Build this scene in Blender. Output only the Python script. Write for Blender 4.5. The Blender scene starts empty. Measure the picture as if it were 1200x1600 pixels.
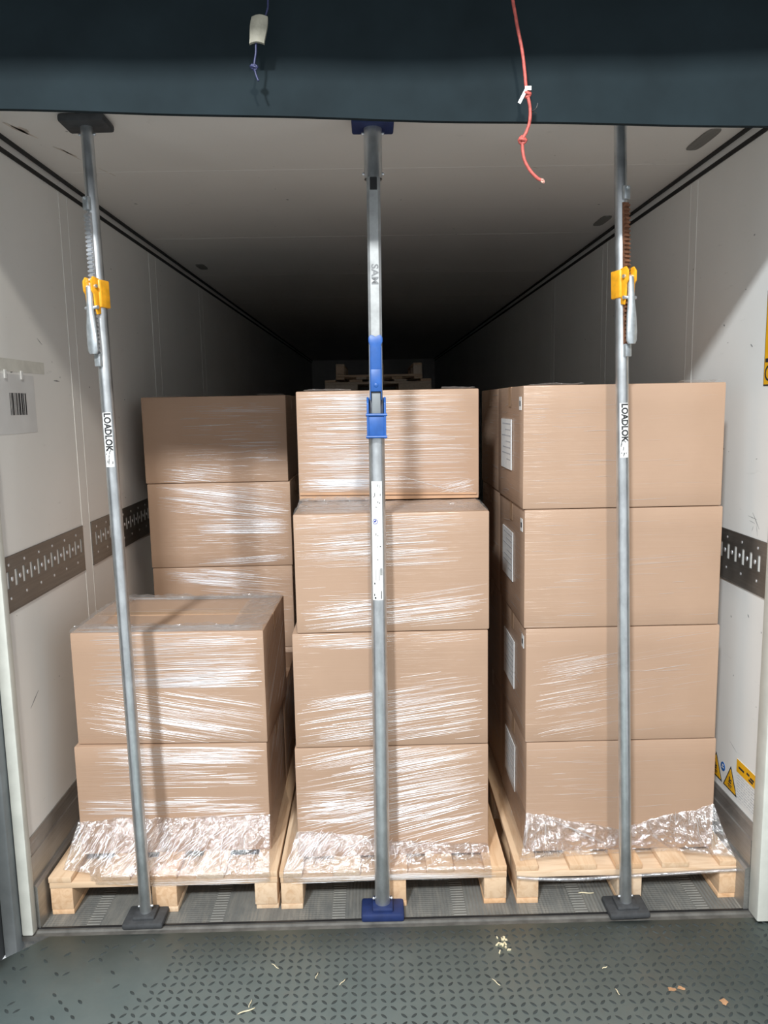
import bpy, bmesh, math, random
from mathutils import Vector, Matrix, noise as mnoise
C = bpy.context.scene.collection
SC = bpy.context.scene
PI = math.pi

# ------------------------------------------------------------------ camera
yaw, pitch, roll, FPX = 0.0126, 0.1395, 0.0185, 1201.9
cy, sy, cp, sp = math.cos(yaw), math.sin(yaw), math.cos(pitch), math.sin(pitch)
fw = Vector((sy*cp, cy*cp, -sp)); rt = Vector((cy, -sy, 0)); dn = fw.cross(rt)
cr, sr = math.cos(roll), math.sin(roll)
rt, dn = cr*rt + sr*dn, -sr*rt + cr*dn
cam = bpy.data.cameras.new('camera')
cam.sensor_fit = 'VERTICAL'; cam.sensor_height = 32.0; cam.lens = 32.0*FPX/1600.0
cam.clip_start = 0.02; cam.clip_end = 100
co = bpy.data.objects.new('camera', cam); C.objects.link(co)
M = Matrix((rt, -dn, -fw)).transposed().to_4x4(); M.translation = Vector((0, -2.5344, 1.7626))
co.matrix_world = M
SC.camera = co

# ------------------------------------------------------------------ light
w = bpy.data.worlds.new('world'); SC.world = w; w.use_nodes = True
bg = w.node_tree.nodes['Background']; bg.inputs[0].default_value = (0.88, 0.92, 0.96, 1); bg.inputs[1].default_value = 0.80

def area(name, loc, target, size, power, col):
    l = bpy.data.lights.new(name, 'AREA'); l.shape = 'RECTANGLE'; l.size = size[0]; l.size_y = size[1]
    l.energy = power; l.color = col
    o = bpy.data.objects.new(name, l); C.objects.link(o); o.location = loc
    o.rotation_euler = (Vector(target) - Vector(loc)).to_track_quat('-Z', 'Y').to_euler()
area('dock_lamp', (-2.05, -6.6, 6.5), (0, 0, 1.2), (0.62, 0.50), 680, (0.93, 1.0, 1.05))
area('dock_lamp', (0.80, -6.6, 6.5), (0, 0, 1.2), (0.40, 0.50), 310, (1.0, 0.95, 0.86))
SC.view_settings.view_transform = 'Standard'; SC.view_settings.look = 'None'
SC.view_settings.gamma = 1; SC.view_settings.use_curve_mapping = False
SC.view_settings.exposure = 0.15

# ------------------------------------------------------------------ helpers
def tag(o, label=None, cat=None, group=None, kind=None):
    if label: o['label'] = label
    if cat: o['category'] = cat
    if group: o['group'] = group
    if kind: o['kind'] = kind
    return o
def empty(name, loc=(0, 0, 0), rz=0.0):
    o = bpy.data.objects.new(name, None); C.objects.link(o); o.location = loc; o.rotation_euler = (0, 0, rz)
    o.empty_display_size = 0.05
    return o
def link(name, bm, mat, parent=None, smooth=None):
    me = bpy.data.meshes.new(name); bm.normal_update(); bm.to_mesh(me); bm.free()
    for m in (mat if isinstance(mat, (list, tuple)) else [mat]): me.materials.append(m)
    if smooth is not None:
        me.polygons.foreach_set('use_smooth', [True]*len(me.polygons))
        if smooth > 0: me.set_sharp_from_angle(angle=smooth)
    o = bpy.data.objects.new(name, me); C.objects.link(o)
    if parent: o.parent = parent
    return o
def struct(name, bm, mat, parent=None, smooth=None):
    o = link(name, bm, mat, parent, smooth)
    if not parent: o['kind'] = 'structure'
    return o
def box(bm, x0, x1, y0, y1, z0, z1, bev=0.0, rot=None, mi=0):
    t = bmesh.new()
    r = bmesh.ops.create_cube(t, size=1)
    for v in t.verts:
        v.co = Vector(((x0+x1)/2 + v.co.x*(x1-x0), (y0+y1)/2 + v.co.y*(y1-y0), (z0+z1)/2 + v.co.z*(z1-z0)))
    if bev > 0: bmesh.ops.bevel(t, geom=t.edges[:], offset=bev, segments=2, profile=0.5, affect='EDGES')
    if rot is not None: bmesh.ops.transform(t, matrix=rot, verts=t.verts)
    merge(bm, t, mi)
def merge(bm, t, mi=0):
    mp = {v: bm.verts.new(v.co) for v in t.verts}
    for f in t.faces:
        try:
            g = bm.faces.new([mp[v] for v in f.verts]); g.smooth = f.smooth; g.material_index = mi
        except ValueError: pass
    t.free()
def poly(bm, pts, mi=0):
    f = bm.faces.new([bm.verts.new(Vector(p)) for p in pts]); f.material_index = mi; return f
def prism(bm, outline, axis, a, b, bev=0.0):
    """outline: 2-D loop; extruded along axis ('x','y','z') from a to b."""
    def P(p, t):
        return {'x': (t, p[0], p[1]), 'y': (p[0], t, p[1]), 'z': (p[0], p[1], t)}[axis]
    t = bmesh.new()
    A = [t.verts.new(P(p, a)) for p in outline]; B = [t.verts.new(P(p, b)) for p in outline]
    n = len(outline)
    t.faces.new(A); t.faces.new(B[::-1])
    for i in range(n): t.faces.new((A[i], B[i], B[(i+1) % n], A[(i+1) % n]))
    bmesh.ops.recalc_face_normals(t, faces=t.faces[:])
    if bev > 0: bmesh.ops.bevel(t, geom=t.edges[:], offset=bev, segments=2, profile=0.5, affect='EDGES')
    merge(bm, t)
def lathe(bm, prof, n=20, cx=0, cy=0):
    rings = []
    for r, z in prof:
        rings.append([bm.verts.new((cx+r*math.cos(2*PI*i/n), cy+r*math.sin(2*PI*i/n), z)) for i in range(n)])
    for a, b in zip(rings, rings[1:]):
        for i in range(n): bm.faces.new((a[i], a[(i+1) % n], b[(i+1) % n], b[i]))
    bm.faces.new(rings[0][::-1]); bm.faces.new(rings[-1])
def tube(bm, pts, rad, n=8):
    pts = [Vector(p) for p in pts]; rings = []
    for i, p in enumerate(pts):
        d = (pts[min(i+1, len(pts)-1)] - pts[max(i-1, 0)]).normalized()
        a = d.cross(Vector((0.3, 1, 0.2))).normalized(); b = d.cross(a)
        r = rad[i] if isinstance(rad, (list, tuple)) else rad
        rings.append([bm.verts.new(p + r*(math.cos(2*PI*k/n)*a + math.sin(2*PI*k/n)*b)) for k in range(n)])
    for a, b in zip(rings, rings[1:]):
        for i in range(n): bm.faces.new((a[i], a[(i+1) % n], b[(i+1) % n], b[i]))
    bm.faces.new(rings[0][::-1]); bm.faces.new(rings[-1])
def smooth_path(pts, k=6):
    pts = [Vector(p) for p in pts]; out = []
    for i in range(len(pts)-1):
        p0, p1, p2, p3 = pts[max(i-1, 0)], pts[i], pts[i+1], pts[min(i+2, len(pts)-1)]
        for j in range(k):
            t = j/k
            out.append(0.5*((2*p1)+(p2-p0)*t+(2*p0-5*p1+4*p2-p3)*t*t+(3*p1-p0-3*p2+p3)*t**3))
    out.append(pts[-1]); return out
def ball(bm, c, r, sx=1, sy_=1, sz=1, sub=2):
    t = bmesh.new(); bmesh.ops.create_icosphere(t, subdivisions=sub, radius=r)
    for v in t.verts: v.co = Vector((c[0]+v.co.x*sx, c[1]+v.co.y*sy_, c[2]+v.co.z*sz))
    merge(bm, t)
_txt = {}
def text_polys(s, size=1.0, bold=0.0):
    """flat letter outlines as (list of 2-D verts, list of faces), centred."""
    cu = bpy.data.curves.new('lettering_curve', 'FONT'); cu.body = s; cu.size = size
    cu.align_x = 'CENTER'; cu.align_y = 'CENTER'; cu.resolution_u = 3; cu.offset = bold
    o = bpy.data.objects.new('lettering_curve', cu); C.objects.link(o)
    dg = bpy.context.evaluated_depsgraph_get(); dg.update()
    e = o.evaluated_get(dg); me = e.to_mesh()
    vs = [(v.co.x, v.co.y) for v in me.vertices]; fs = [tuple(p.vertices) for p in me.polygons]
    e.to_mesh_clear(); bpy.data.objects.remove(o); bpy.data.curves.remove(cu)
    return vs, fs
def text_on(bm, s, size, fn, sx=1.0, bold=0.0):
    vs, fs = text_polys(s, size, bold)
    t = bmesh.new(); V = [t.verts.new((x*sx, y, 0)) for x, y in vs]
    for f in fs:
        try: t.faces.new([V[i] for i in f])
        except ValueError: pass
    for i in range(-8, 9):
        bmesh.ops.bisect_plane(t, geom=t.verts[:]+t.edges[:]+t.faces[:], dist=1e-6, plane_co=(0, i*size*0.06, 0), plane_no=(0, 1, 0))
    for v in t.verts: v.co = fn(v.co.x, v.co.y)
    merge(bm, t)

# ------------------------------------------------------------------ materials
class NT:
    def __init__(s, name):
        s.m = bpy.data.materials.new(name); s.m.use_nodes = True; s.t = s.m.node_tree
        s.p = s.t.nodes['Principled BSDF']; s.out = s.t.nodes['Material Output']
    def n(s, typ, **k):
        nd = s.t.nodes.new(typ)
        for a, b in k.items():
            if a.startswith('i_'):
                key = a[2:]; key = int(key) if key.isdigit() else key.replace('_', ' ')
                nd.inputs[key].default_value = b
            else: setattr(nd, a, b)
        return nd
    def l(s, a, b): s.t.links.new(a, b)
    def coord(s, scale=(1, 1, 1), kind='Object', rot=(0, 0, 0)):
        tc = s.n('ShaderNodeTexCoord'); mp = s.n('ShaderNodeMapping')
        mp.inputs['Scale'].default_value = scale; mp.inputs['Rotation'].default_value = rot
        s.l(tc.outputs[kind], mp.inputs[0]); return mp.outputs[0]
    def noise(s, co_, scale, detail=3, rough=0.55, dist=0.0):
        nd = s.n('ShaderNodeTexNoise'); nd.inputs['Scale'].default_value = scale; nd.inputs['Detail'].default_value = detail
        nd.inputs['Roughness'].default_value = rough; nd.inputs['Distortion'].default_value = dist
        if co_ is not None: s.l(co_, nd.inputs['Vector'])
        return nd.outputs['Fac']
    def ramp(s, fac, stops):
        r = s.n('ShaderNodeValToRGB'); e = r.color_ramp.elements
        while len(e) < len(stops): e.new(0.5)
        for q, (p, c) in zip(e, stops):
            q.position = p; q.color = tuple(c)+(1,) if isinstance(c, (tuple, list)) else (c, c, c, 1)
        s.l(fac, r.inputs[0]); return r.outputs[0]
    def bump(s, h, strength, dist, normal=None):
        b = s.n('ShaderNodeBump'); b.inputs['Strength'].default_value = strength; b.inputs['Distance'].default_value = dist
        s.l(h, b.inputs['Height'])
        if normal is not None: s.l(normal, b.inputs['Normal'])
        return b.outputs[0]
    def math(s, op, a, b=None):
        nd = s.n('ShaderNodeMath', operation=op)
        for i, q in enumerate((a, b)):
            if q is None: continue
            if isinstance(q, (int, float)): nd.inputs[i].default_value = q
            else: s.l(q, nd.inputs[i])
        return nd.outputs[0]
    def mix(s, fac, a, b):
        nd = s.n('ShaderNodeMix', data_type='RGBA')
        for i, q in ((0, fac), (6, a), (7, b)):
            if isinstance(q, (int, float)): nd.inputs[i].default_value = q
            elif isinstance(q, (tuple, list)): nd.inputs[i].default_value = tuple(q)+(1,)
            else: s.l(q, nd.inputs[i])
        return nd.outputs[2]
    def set(s, **k):
        for a, b in k.items(): s.p.inputs[a.replace('_', ' ')].default_value = b
        return s
def simple(name, col, rough=0.5, metal=0.0, var=0.12, scale=14, bump=0.0, bscale=60, **k):
    m = NT(name); c = m.coord()
    f = m.noise(c, scale, 4)
    d = tuple(x*(1-var) for x in col); l_ = tuple(min(1, x*(1+var)) for x in col)
    m.l(m.ramp(f, [(0.3, d), (0.7, l_)]), m.p.inputs['Base Color'])
    m.set(Roughness=rough, Metallic=metal, **k)
    if bump: m.l(m.bump(m.noise(c, bscale, 4), bump, 0.002), m.p.inputs['Normal'])
    return m.m

MAT = {}
# white trailer panel: smooth white with faint grime and scuffs
def wall_mat(name, col):
    m = NT(name); c = m.coord()
    g = m.noise(c, 1.3, 5, 0.6); g2 = m.noise(m.coord((1, 1, 5)), 9, 4, 0.7)
    base = m.mix(m.ramp(g, [(0.35, 0.0), (0.75, 1.0)]), col, tuple(x*0.93 for x in col))
    base = m.mix(m.ramp(g2, [(0.66, 0.0), (0.80, 0.35)]), base, (0.40, 0.40, 0.37))
    sc = m.noise(m.coord((1, 1, 1.6)), 24, 2, 0.5)
    base = m.mix(m.ramp(sc, [(0.76, 0.0), (0.78, 0.8)]), base, (0.16, 0.16, 0.15))
    m.l(base, m.p.inputs['Base Color']); m.set(Roughness=0.42)
    m.l(m.bump(m.noise(c, 3.0, 2), 0.15, 0.01), m.p.inputs['Normal'])
    return m.m
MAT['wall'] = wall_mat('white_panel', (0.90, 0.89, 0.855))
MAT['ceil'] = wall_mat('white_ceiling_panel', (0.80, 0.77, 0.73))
MAT['post'] = simple('painted_post', (0.66, 0.66, 0.60), 0.5, var=0.08, bump=0.1)
MAT['seal'] = simple('black_seal', (0.012, 0.012, 0.012), 0.6)
MAT['alu'] = None
def alu(name, col, rough, along=(1, 6, 40), var=0.15):
    m = NT(name); c = m.coord(along)
    f = m.noise(c, 5, 4, 0.6); g = m.noise(m.coord(), 7, 5, 0.65)
    f = m.math('ADD', m.math('MULTIPLY', f, 0.5), m.math('MULTIPLY', g, 0.5))
    m.l(m.ramp(f, [(0.35, tuple(x*(1-var) for x in col)), (0.65, tuple(min(1, x*(1+var)) for x in col))]), m.p.inputs['Base Color'])
    m.set(Metallic=0.9); m.l(m.ramp(g, [(0.3, rough-0.08), (0.7, rough+0.10)]), m.p.inputs['Roughness'])
    return m.m
MAT['kick'] = alu('aluminium_kick', (0.44, 0.435, 0.42), 0.50, (40, 1, 40))
MAT['rail'] = alu('rail_steel', (0.30, 0.295, 0.28), 0.46, (20, 1, 20))
MAT['tube'] = alu('galvanised_tube', (0.60, 0.62, 0.63), 0.34, (8, 8, 3), 0.22)
MAT['rack'] = alu('zinc_rack', (0.78, 0.80, 0.83), 0.42, (8, 8, 8))
MAT['rust'] = simple('rusty_rack', (0.24, 0.11, 0.06), 0.62, 0.5, 0.5, 60, 0.3, 200)
MAT['lever'] = simple('cast_zinc', (0.56, 0.60, 0.62), 0.42, 0.75, 0.2, 40, 0.15, 120)
MAT['yellow'] = simple('yellow_paint', (0.80, 0.36, 0.015), 0.42, 0, 0.2, 40, 0.1, 90)
MAT['blue'] = simple('blue_paint', (0.018, 0.095, 0.34), 0.42, 0, 0.15, 30, 0.08, 80)
MAT['navy'] = simple('navy_rubber', (0.010, 0.024, 0.10), 0.6, 0, 0.2, 30)
MAT['rubber'] = simple('grey_rubber', (0.045, 0.047, 0.05), 0.7, 0, 0.25, 40, 0.2, 120)
MAT['black'] = simple('black_plastic', (0.012, 0.012, 0.013), 0.5)
MAT['ink'] = simple('black_ink', (0.02, 0.02, 0.022), 0.7)
MAT['stamp'] = simple('stamped_shadow', (0.17, 0.175, 0.18), 0.55, 0.4)
MAT['bar'] = simple('dull_square_bar', (0.33, 0.34, 0.34), 0.50, 0.45, 0.2, 25)
MAT['bluei'] = simple('blue_ink', (0.03, 0.05, 0.30), 0.6)
MAT['sticker'] = simple('white_sticker', (0.80, 0.80, 0.78), 0.45, 0, 0.08, 60)
MAT['paper'] = simple('grey_white_paper', (0.72, 0.72, 0.71), 0.5, 0, 0.05, 8)
MAT['warn'] = simple('warning_yellow', (0.86, 0.44, 0.01), 0.45, 0, 0.08)
MAT['warnblue'] = simple('sign_blue', (0.02, 0.13, 0.42), 0.45)
MAT['textgrey'] = simple('faint_print', (0.45, 0.46, 0.48), 0.6)
MAT['red'] = simple('red_cord', (0.52, 0.105, 0.085), 0.55, 0, 0.3, 90, 0.4, 400)
MAT['pinkend'] = simple('frayed_cord_end', (0.85, 0.45, 0.36), 0.7)
MAT['navycord'] = simple('navy_cord', (0.03, 0.035, 0.10), 0.45, 0, 0.3, 90)
MAT['tag'] = simple('aged_tape', (0.36, 0.34, 0.27), 0.6, 0, 0.2, 40, 0.2, 60)
MAT['tagwhite'] = simple('white_tag', (0.75, 0.75, 0.72), 0.5)
MAT['tarp'] = simple('dark_green_tarp', (0.0125, 0.0205, 0.0245), 0.75, 0, 0.18, 5, 0.25, 18, Specular_IOR_Level=0.12)
MAT['dockwall'] = simple('dark_dock_wall', (0.05, 0.055, 0.06), 0.8)
MAT['dockgrey'] = simple('grey_dock_frame', (0.22, 0.24, 0.25), 0.55, 0, 0.2, 8, 0.1)
MAT['straw'] = simple('straw', (0.78, 0.68, 0.46), 0.7, 0, 0.2, 30)
MAT['leaf'] = simple('brown_leaf', (0.45, 0.25, 0.13), 0.75, 0, 0.3, 30)
MAT['strap'] = simple('grey_film_rope', (0.55, 0.57, 0.58), 0.3, 0, 0.1)

def wood_mat(name, a, b):
    m = NT(name)
    oi = m.n('ShaderNodeObjectInfo')
    tc = m.n('ShaderNodeTexCoord'); mp = m.n('ShaderNodeMapping')
    mp.inputs['Scale'].default_value = (14, 1.6, 14); m.l(tc.outputs['Object'], mp.inputs[0])
    cb = m.n('ShaderNodeVectorMath', operation='ADD'); m.l(mp.outputs[0], cb.inputs[0])
    sc = m.n('ShaderNodeVectorMath', operation='SCALE'); sc.inputs[0].default_value = (37, 11, 53); m.l(oi.outputs['Random'], sc.inputs['Scale'])
    m.l(sc.outputs[0], cb.inputs[1])
    g = m.noise(cb.outputs[0], 2.2, 5, 0.6, 1.2)
    col = m.ramp(g, [(0.30, b), (0.55, a), (0.8, tuple(min(1, x*1.06) for x in a))])
    tint = m.ramp(oi.outputs['Random'], [(0.0, (1.0, 1.0, 1.0)), (0.55, (0.93, 0.87, 0.80)), (1.0, (0.98, 0.78, 0.60))])
    mx = m.n('ShaderNodeMix', data_type='RGBA', blend_type='MULTIPLY'); mx.inputs[0].default_value = 1
    m.l(col, mx.inputs[6]); m.l(tint, mx.inputs[7]); m.l(mx.outputs[2], m.p.inputs['Base Color'])
    m.set(Roughness=0.62); m.l(m.bump(g, 0.2, 0.003), m.p.inputs['Normal'])
    return m.m
MAT['wood'] = wood_mat('pine', (0.72, 0.55, 0.39), (0.60, 0.41, 0.26))
MAT['woodbright'] = wood_mat('brightened_pine', (0.80, 0.68, 0.56), (0.62, 0.50, 0.40))  # paler pine: missing light on the far pallets is put into its colour

def card_mat():
    m = NT('brown_cardboard')
    oi = m.n('ShaderNodeObjectInfo')
    tc = m.n('ShaderNodeTexCoord')
    sc = m.n('ShaderNodeVectorMath', operation='SCALE'); sc.inputs[0].default_value = (3, 7, 5); m.l(oi.outputs['Random'], sc.inputs['Scale'])
    ad = m.n('ShaderNodeVectorMath', operation='ADD'); m.l(tc.outputs['Object'], ad.inputs[0]); m.l(sc.outputs[0], ad.inputs[1])
    f = m.noise(ad.outputs[0], 3.5, 4, 0.6)
    mp = m.n('ShaderNodeMapping'); mp.inputs['Scale'].default_value = (6, 6, 150); m.l(ad.outputs[0], mp.inputs[0])
    fl = m.noise(mp.outputs[0], 1.0, 2)
    col = m.ramp(f, [(0.3, (0.398, 0.262, 0.180)), (0.7, (0.435, 0.288, 0.199))])
    col = m.mix(m.math('MULTIPLY', fl, 0.16), col, (0.37, 0.235, 0.155))
    m.l(col, m.p.inputs['Base Color']); m.set(Roughness=0.65, Specular_IOR_Level=0.25)
    # tight clear film over the board: a coat with fine horizontal wrinkles
    mp2 = m.n('ShaderNodeMapping'); mp2.inputs['Scale'].default_value = (1.6, 1.6, 120); m.l(ad.outputs[0], mp2.inputs[0])
    wr = m.noise(mp2.outputs[0], 1.0, 3, 0.55, 0.6)
    msk = m.ramp(m.noise(ad.outputs[0], 2.0, 2), [(0.40, 0.25), (0.70, 1.0)])
    h = m.math('MULTIPLY', wr, msk)
    m.l(m.bump(h, 0.9, 0.012), m.p.inputs['Coat Normal'])
    m.set(Coat_Weight=0.55, Coat_Roughness=0.24, Coat_IOR=1.45)
    m.l(m.bump(fl, 0.08, 0.002), m.p.inputs['Normal'])
    return m.m
MAT['card'] = card_mat()
MAT['tape'] = simple('brown_tape', (0.42, 0.27, 0.17), 0.3, 0, 0.08)
MAT['flap'] = simple('cardboard_edge', (0.50, 0.30, 0.18), 0.7, 0, 0.1)

def film_mat(name, clear, glossy_rough, haze, bump_s=0.0, scale=40, stretch=(1, 1, 1)):
    m = NT(name); t = m.t
    t.nodes.remove(m.p)
    tr = m.n('ShaderNodeBsdfTransparent'); gl = m.n('ShaderNodeBsdfGlossy'); di = m.n('ShaderNodeBsdfTranslucent'); df = m.n('ShaderNodeBsdfDiffuse')
    gl.inputs['Roughness'].default_value = glossy_rough; gl.inputs['Color'].default_value = (0.95, 0.96, 1, 1)
    di.inputs['Color'].default_value = (0.9, 0.9, 0.9, 1); df.inputs['Color'].default_value = (0.88, 0.88, 0.88, 1)
    m1 = m.n('ShaderNodeMixShader'); m1.inputs[0].default_value = 0.35; m.l(df.outputs[0], m1.inputs[1]); m.l(di.outputs[0], m1.inputs[2])
    m2 = m.n('ShaderNodeMixShader'); m2.inputs[0].default_value = haze; m.l(gl.outputs[0], m2.inputs[1]); m.l(m1.outputs[0], m2.inputs[2])
    m3 = m.n('ShaderNodeMixShader'); m3.inputs[0].default_value = 1-clear; m.l(tr.outputs[0], m3.inputs[1]); m.l(m2.outputs[0], m3.inputs[2])
    m.l(m3.outputs[0], m.out.inputs[0])
    if bump_s:
        c = m.coord(stretch)
        a = m.noise(c, scale, 3, 0.55, 1.6)
        rid = m.math('ABSOLUTE', m.math('SUBTRACT', a, 0.5))
        b = m.noise(c, scale*0.4, 2, 0.5, 0.8)
        h = m.math('ADD', rid, m.math('MULTIPLY', b, 0.9))
        nb = m.bump(h, bump_s, 0.02)
        for nd in (gl, df): m.l(nb, nd.inputs['Normal'])
    return m.m
MAT['crease'] = film_mat('film_crease', 0.60, 0.34, 0.38)
MAT['film'] = film_mat('film_skirt', 0.70, 0.12, 0.05, 0.35, 60, (1, 1, 1.3))
MAT['loose'] = film_mat('film_loose', 0.74, 0.16, 0.30, 0.3, 50)

def floor_mat():
    m = NT('grooved_trailer_floor')
    c = m.coord()
    sx = m.n('ShaderNodeSeparateXYZ'); m.l(c, sx.inputs[0])
    X, Y = sx.outputs[0], sx.outputs[1]
    groove = m.math('SINE', m.math('MULTIPLY', X, 2*PI/0.0125))
    # rung strips every 0.423 m across the width
    ph = m.math('FRACT', m.math('DIVIDE', m.math('ADD', X, 1.022), 0.4235))
    strip = m.math('LESS_THAN', ph, 0.105)
    rung = m.math('SINE', m.math('MULTIPLY', Y, 2*PI/0.014))
    h = m.mix(strip, groove, rung)
    # worn gritty patches where the grooves turn to studs
    st = m.math('MULTIPLY', m.math('SINE', m.math('MULTIPLY', m.math('ADD', X, Y), 2*PI/0.022)), m.math('SINE', m.math('MULTIPLY', m.math('SUBTRACT', X, Y), 2*PI/0.022)))
    stud = m.math('GREATER_THAN', ph, 0.62)
    h = m.mix(m.math('MULTIPLY', stud, 0.55), h, st)
    g = m.noise(c, 5, 6, 0.65); g2 = m.noise(m.coord((6, 1, 1)), 7, 4, 0.6)
    base = m.ramp(g, [(0.3, (0.13, 0.135, 0.132)), (0.7, (0.25, 0.245, 0.225))])
    base = m.mix(m.ramp(g2, [(0.45, 0.0), (0.75, 0.6)]), base, (0.33, 0.31, 0.27))
    base = m.mix(m.math('MULTIPLY', strip, 0.30), base, (0.36, 0.35, 0.32))
    m.l(base, m.p.inputs['Base Color']); m.set(Roughness=0.6, Metallic=0.25)
    m.l(m.bump(h, 0.45, 0.003), m.p.inputs['Normal'])
    return m.m
MAT['floor'] = floor_mat()
def plate_mat():
    m = NT('dark_green_tread_plate'); c = m.coord()
    g = m.noise(c, 3.0, 6, 0.65); g2 = m.noise(c, 16, 5, 0.7)
    base = m.ramp(g, [(0.30, (0.225, 0.290, 0.288)), (0.55, (0.270, 0.328, 0.318)), (0.78, (0.330, 0.330, 0.290))])
    base = m.mix(m.ramp(g2, [(0.58, 0.0), (0.80, 0.5)]), base, (0.27, 0.26, 0.22))
    m.l(base, m.p.inputs['Base Color']); m.set(Metallic=0.15)
    m.l(m.ramp(g2, [(0.3, 0.42), (0.7, 0.62)]), m.p.inputs['Roughness'])
    m.l(m.bump(g2, 0.12, 0.003), m.p.inputs['Normal'])
    return m.m
MAT['plate'] = plate_mat()
MAT['worn'] = simple('worn_tread_dark_reflection', (0.040, 0.050, 0.050), 0.5, 0.1, 0.3, 12)  # dark reflection on the polished lozenges is put into this base colour
MAT['steel'] = simple('worn_sill_steel', (0.11, 0.105, 0.095), 0.7, 0.1, 0.35, 18, 0.1)

# ------------------------------------------------------------------ trailer shell
WL, WR, ZC, YF, YB = -1.205, 1.283, 2.652, -0.10, 13.3
b = bmesh.new(); box(b, WL-0.08, WR+0.08, YF, YB+0.1, -0.12, 0.0); struct('floor', b, MAT['floor'])
b = bmesh.new(); box(b, WL-0.08, WL, YF, YB, 0.0, ZC+0.08); struct('wall_left', b, MAT['wall'])
b = bmesh.new(); box(b, WR, WR+0.08, YF, YB, 0.0, ZC+0.08); struct('wall_right', b, MAT['wall'])
b = bmesh.new(); box(b, WL-0.08, WR+0.08, YB, YB+0.1, 0.0, ZC+0.08); struct('wall_back', b, MAT['wall'])
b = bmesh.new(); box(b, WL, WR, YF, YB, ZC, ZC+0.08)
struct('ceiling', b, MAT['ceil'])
# old scuffs and a brown smear: thin marks lying on the panels
def marks(parent_name, name, mat, fn, segs):
    b = bmesh.new()
    for a, c_, wd in segs:
        (u0, v0), (u1, v1) = a, c_; L = math.hypot(u1-u0, v1-v0); nx_, ny_ = -(v1-v0)/L*wd, (u1-u0)/L*wd
        b.faces.new([b.verts.new(fn(u, v)) for u, v in ((u0-nx_*.3, v0-ny_*.3), ((u0+u1)/2-nx_, (v0+v1)/2-ny_), (u1-nx_*.3, v1-ny_*.3), (u1+nx_*.3, v1+ny_*.3), ((u0+u1)/2+nx_, (v0+v1)/2+ny_), (u0+nx_*.3, v0+ny_*.3))])
    link(name, b, MAT[mat], bpy.data.objects[parent_name])
MAT['scuff'] = simple('scuff_grey', (0.30, 0.30, 0.30), 0.6)
MAT['smear'] = simple('brown_smear', (0.60, 0.53, 0.46), 0.6, 0, 0.2)
fR = lambda u, v: Vector((WR-0.0004, u, v)); fL = lambda u, v: Vector((WL+0.0004, u, v)); fC = lambda u, v: Vector((u, v, ZC-0.0004))
marks('wall_right', 'scuff', 'scuff', fR, [((0.03, 1.375), (-0.02, 1.325), .0018), ((0.06, 1.36), (0.0, 1.355), .001), ((0.02, 1.33), (0.03, 1.31), .001), ((0.0, 1.34), (-0.01, 1.30), .001), ((0.05, 1.345), (0.01, 1.34), .0008), ((0.30, 2.02), (0.31, 2.025), .004), ((0.03, 1.02), (0.02, 1.01), .003), ((0.1, 1.94), (0.085, 1.93), .003), ((0.12, 0.52), (0.06, 0.50), .001)])
marks('wall_left', 'scuff', 'scuff', fL, [((0.44, 1.873), (0.495, 1.872), .003), ((0.50, 1.885), (0.505, 1.89), .003), ((0.1, 0.78), (0.03, 0.74), .003), ((0.75, 1.28), (0.76, 1.29), .003), ((0.32, 2.02), (0.36, 2.0), .002)])
marks('ceiling', 'smear', 'smear', fC, [((-1.13, 0.02), (-1.10, 0.13), .012), ((-1.12, 0.05), (-1.085, 0.17), .007), ((-1.10, 0.06), (-1.09, 0.11), .010), ((-1.07, 0.25), (-1.03, 0.36), .006), ((-1.055, 0.27), (-1.03, 0.40), .004), ((-1.0, 0.5), (-0.97, 0.60), .004), ((0.62, 0.55), (0.66, 0.58), .003)])
k = 0
def trim(bm, mat, smooth=None):
    global k
    k += 1; return struct('trim_%d' % k, bm, mat, None, smooth)
# ceiling joints between roof panels (fine raised lines)
for y in (0.555, 1.739, 2.93, 4.1):
    b = bmesh.new(); box(b, WL+0.05, WR-0.05, y-0.006, y+0.006, ZC-0.0005, ZC+0.001); trim(b, MAT['ceil'])
# wall joint covers
for x, s, ys in ((WL, 1, ((0.618, 0.700), (1.836, 1.968), (3.06, 3.17))), (WR, -1, ((0.583, 0.648), (1.742, 1.825), (2.95, 3.04)))):
    for y0, y1 in ys:
        b = bmesh.new()
        box(b, min(x, x+s*0.0006), max(x, x+s*0.0006), y0, y1, 0.31, 2.60, 0)
        for yy in (y0, y1): box(b, min(x, x+s*0.0014), max(x, x+s*0.0014), yy-0.002, yy+0.002, 0.31, 2.60, 0)
        trim(b, MAT['wall'])
# black seals in the ceiling corner
for x, s in ((WL, 1), (WR, -1)):
    b = bmesh.new()
    box(b, min(x+s*0.004, x+s*0.022), max(x+s*0.004, x+s*0.022), YF+0.005, YB, ZC-0.006, ZC+0.001)
    trim(b, MAT['seal'])
    b = bmesh.new()
    box(b, min(x, x+s*0.004), max(x, x+s*0.004), YF+0.005, YB, 2.606, 2.622)
    trim(b, MAT['seal'])
# stepped aluminium kick plates
for side, x, s in (('left', WL, 1), ('right', WR, -1)):
    b = bmesh.new()
    prof = [(x, 0.0), (x+s*0.030, 0.0), (x+s*0.030, 0.150), (x+s*0.022, 0.158), (x+s*0.014, 0.160), (x+s*0.014, 0.255), (x+s*0.010, 0.258), (x+s*0.010, 0.300), (x+s*0.004, 0.312), (x, 0.312)]
    prism(b, prof, 'y', YF+0.002, YB-0.002)
    struct('baseboard_'+side, b, MAT['kick'])
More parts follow.
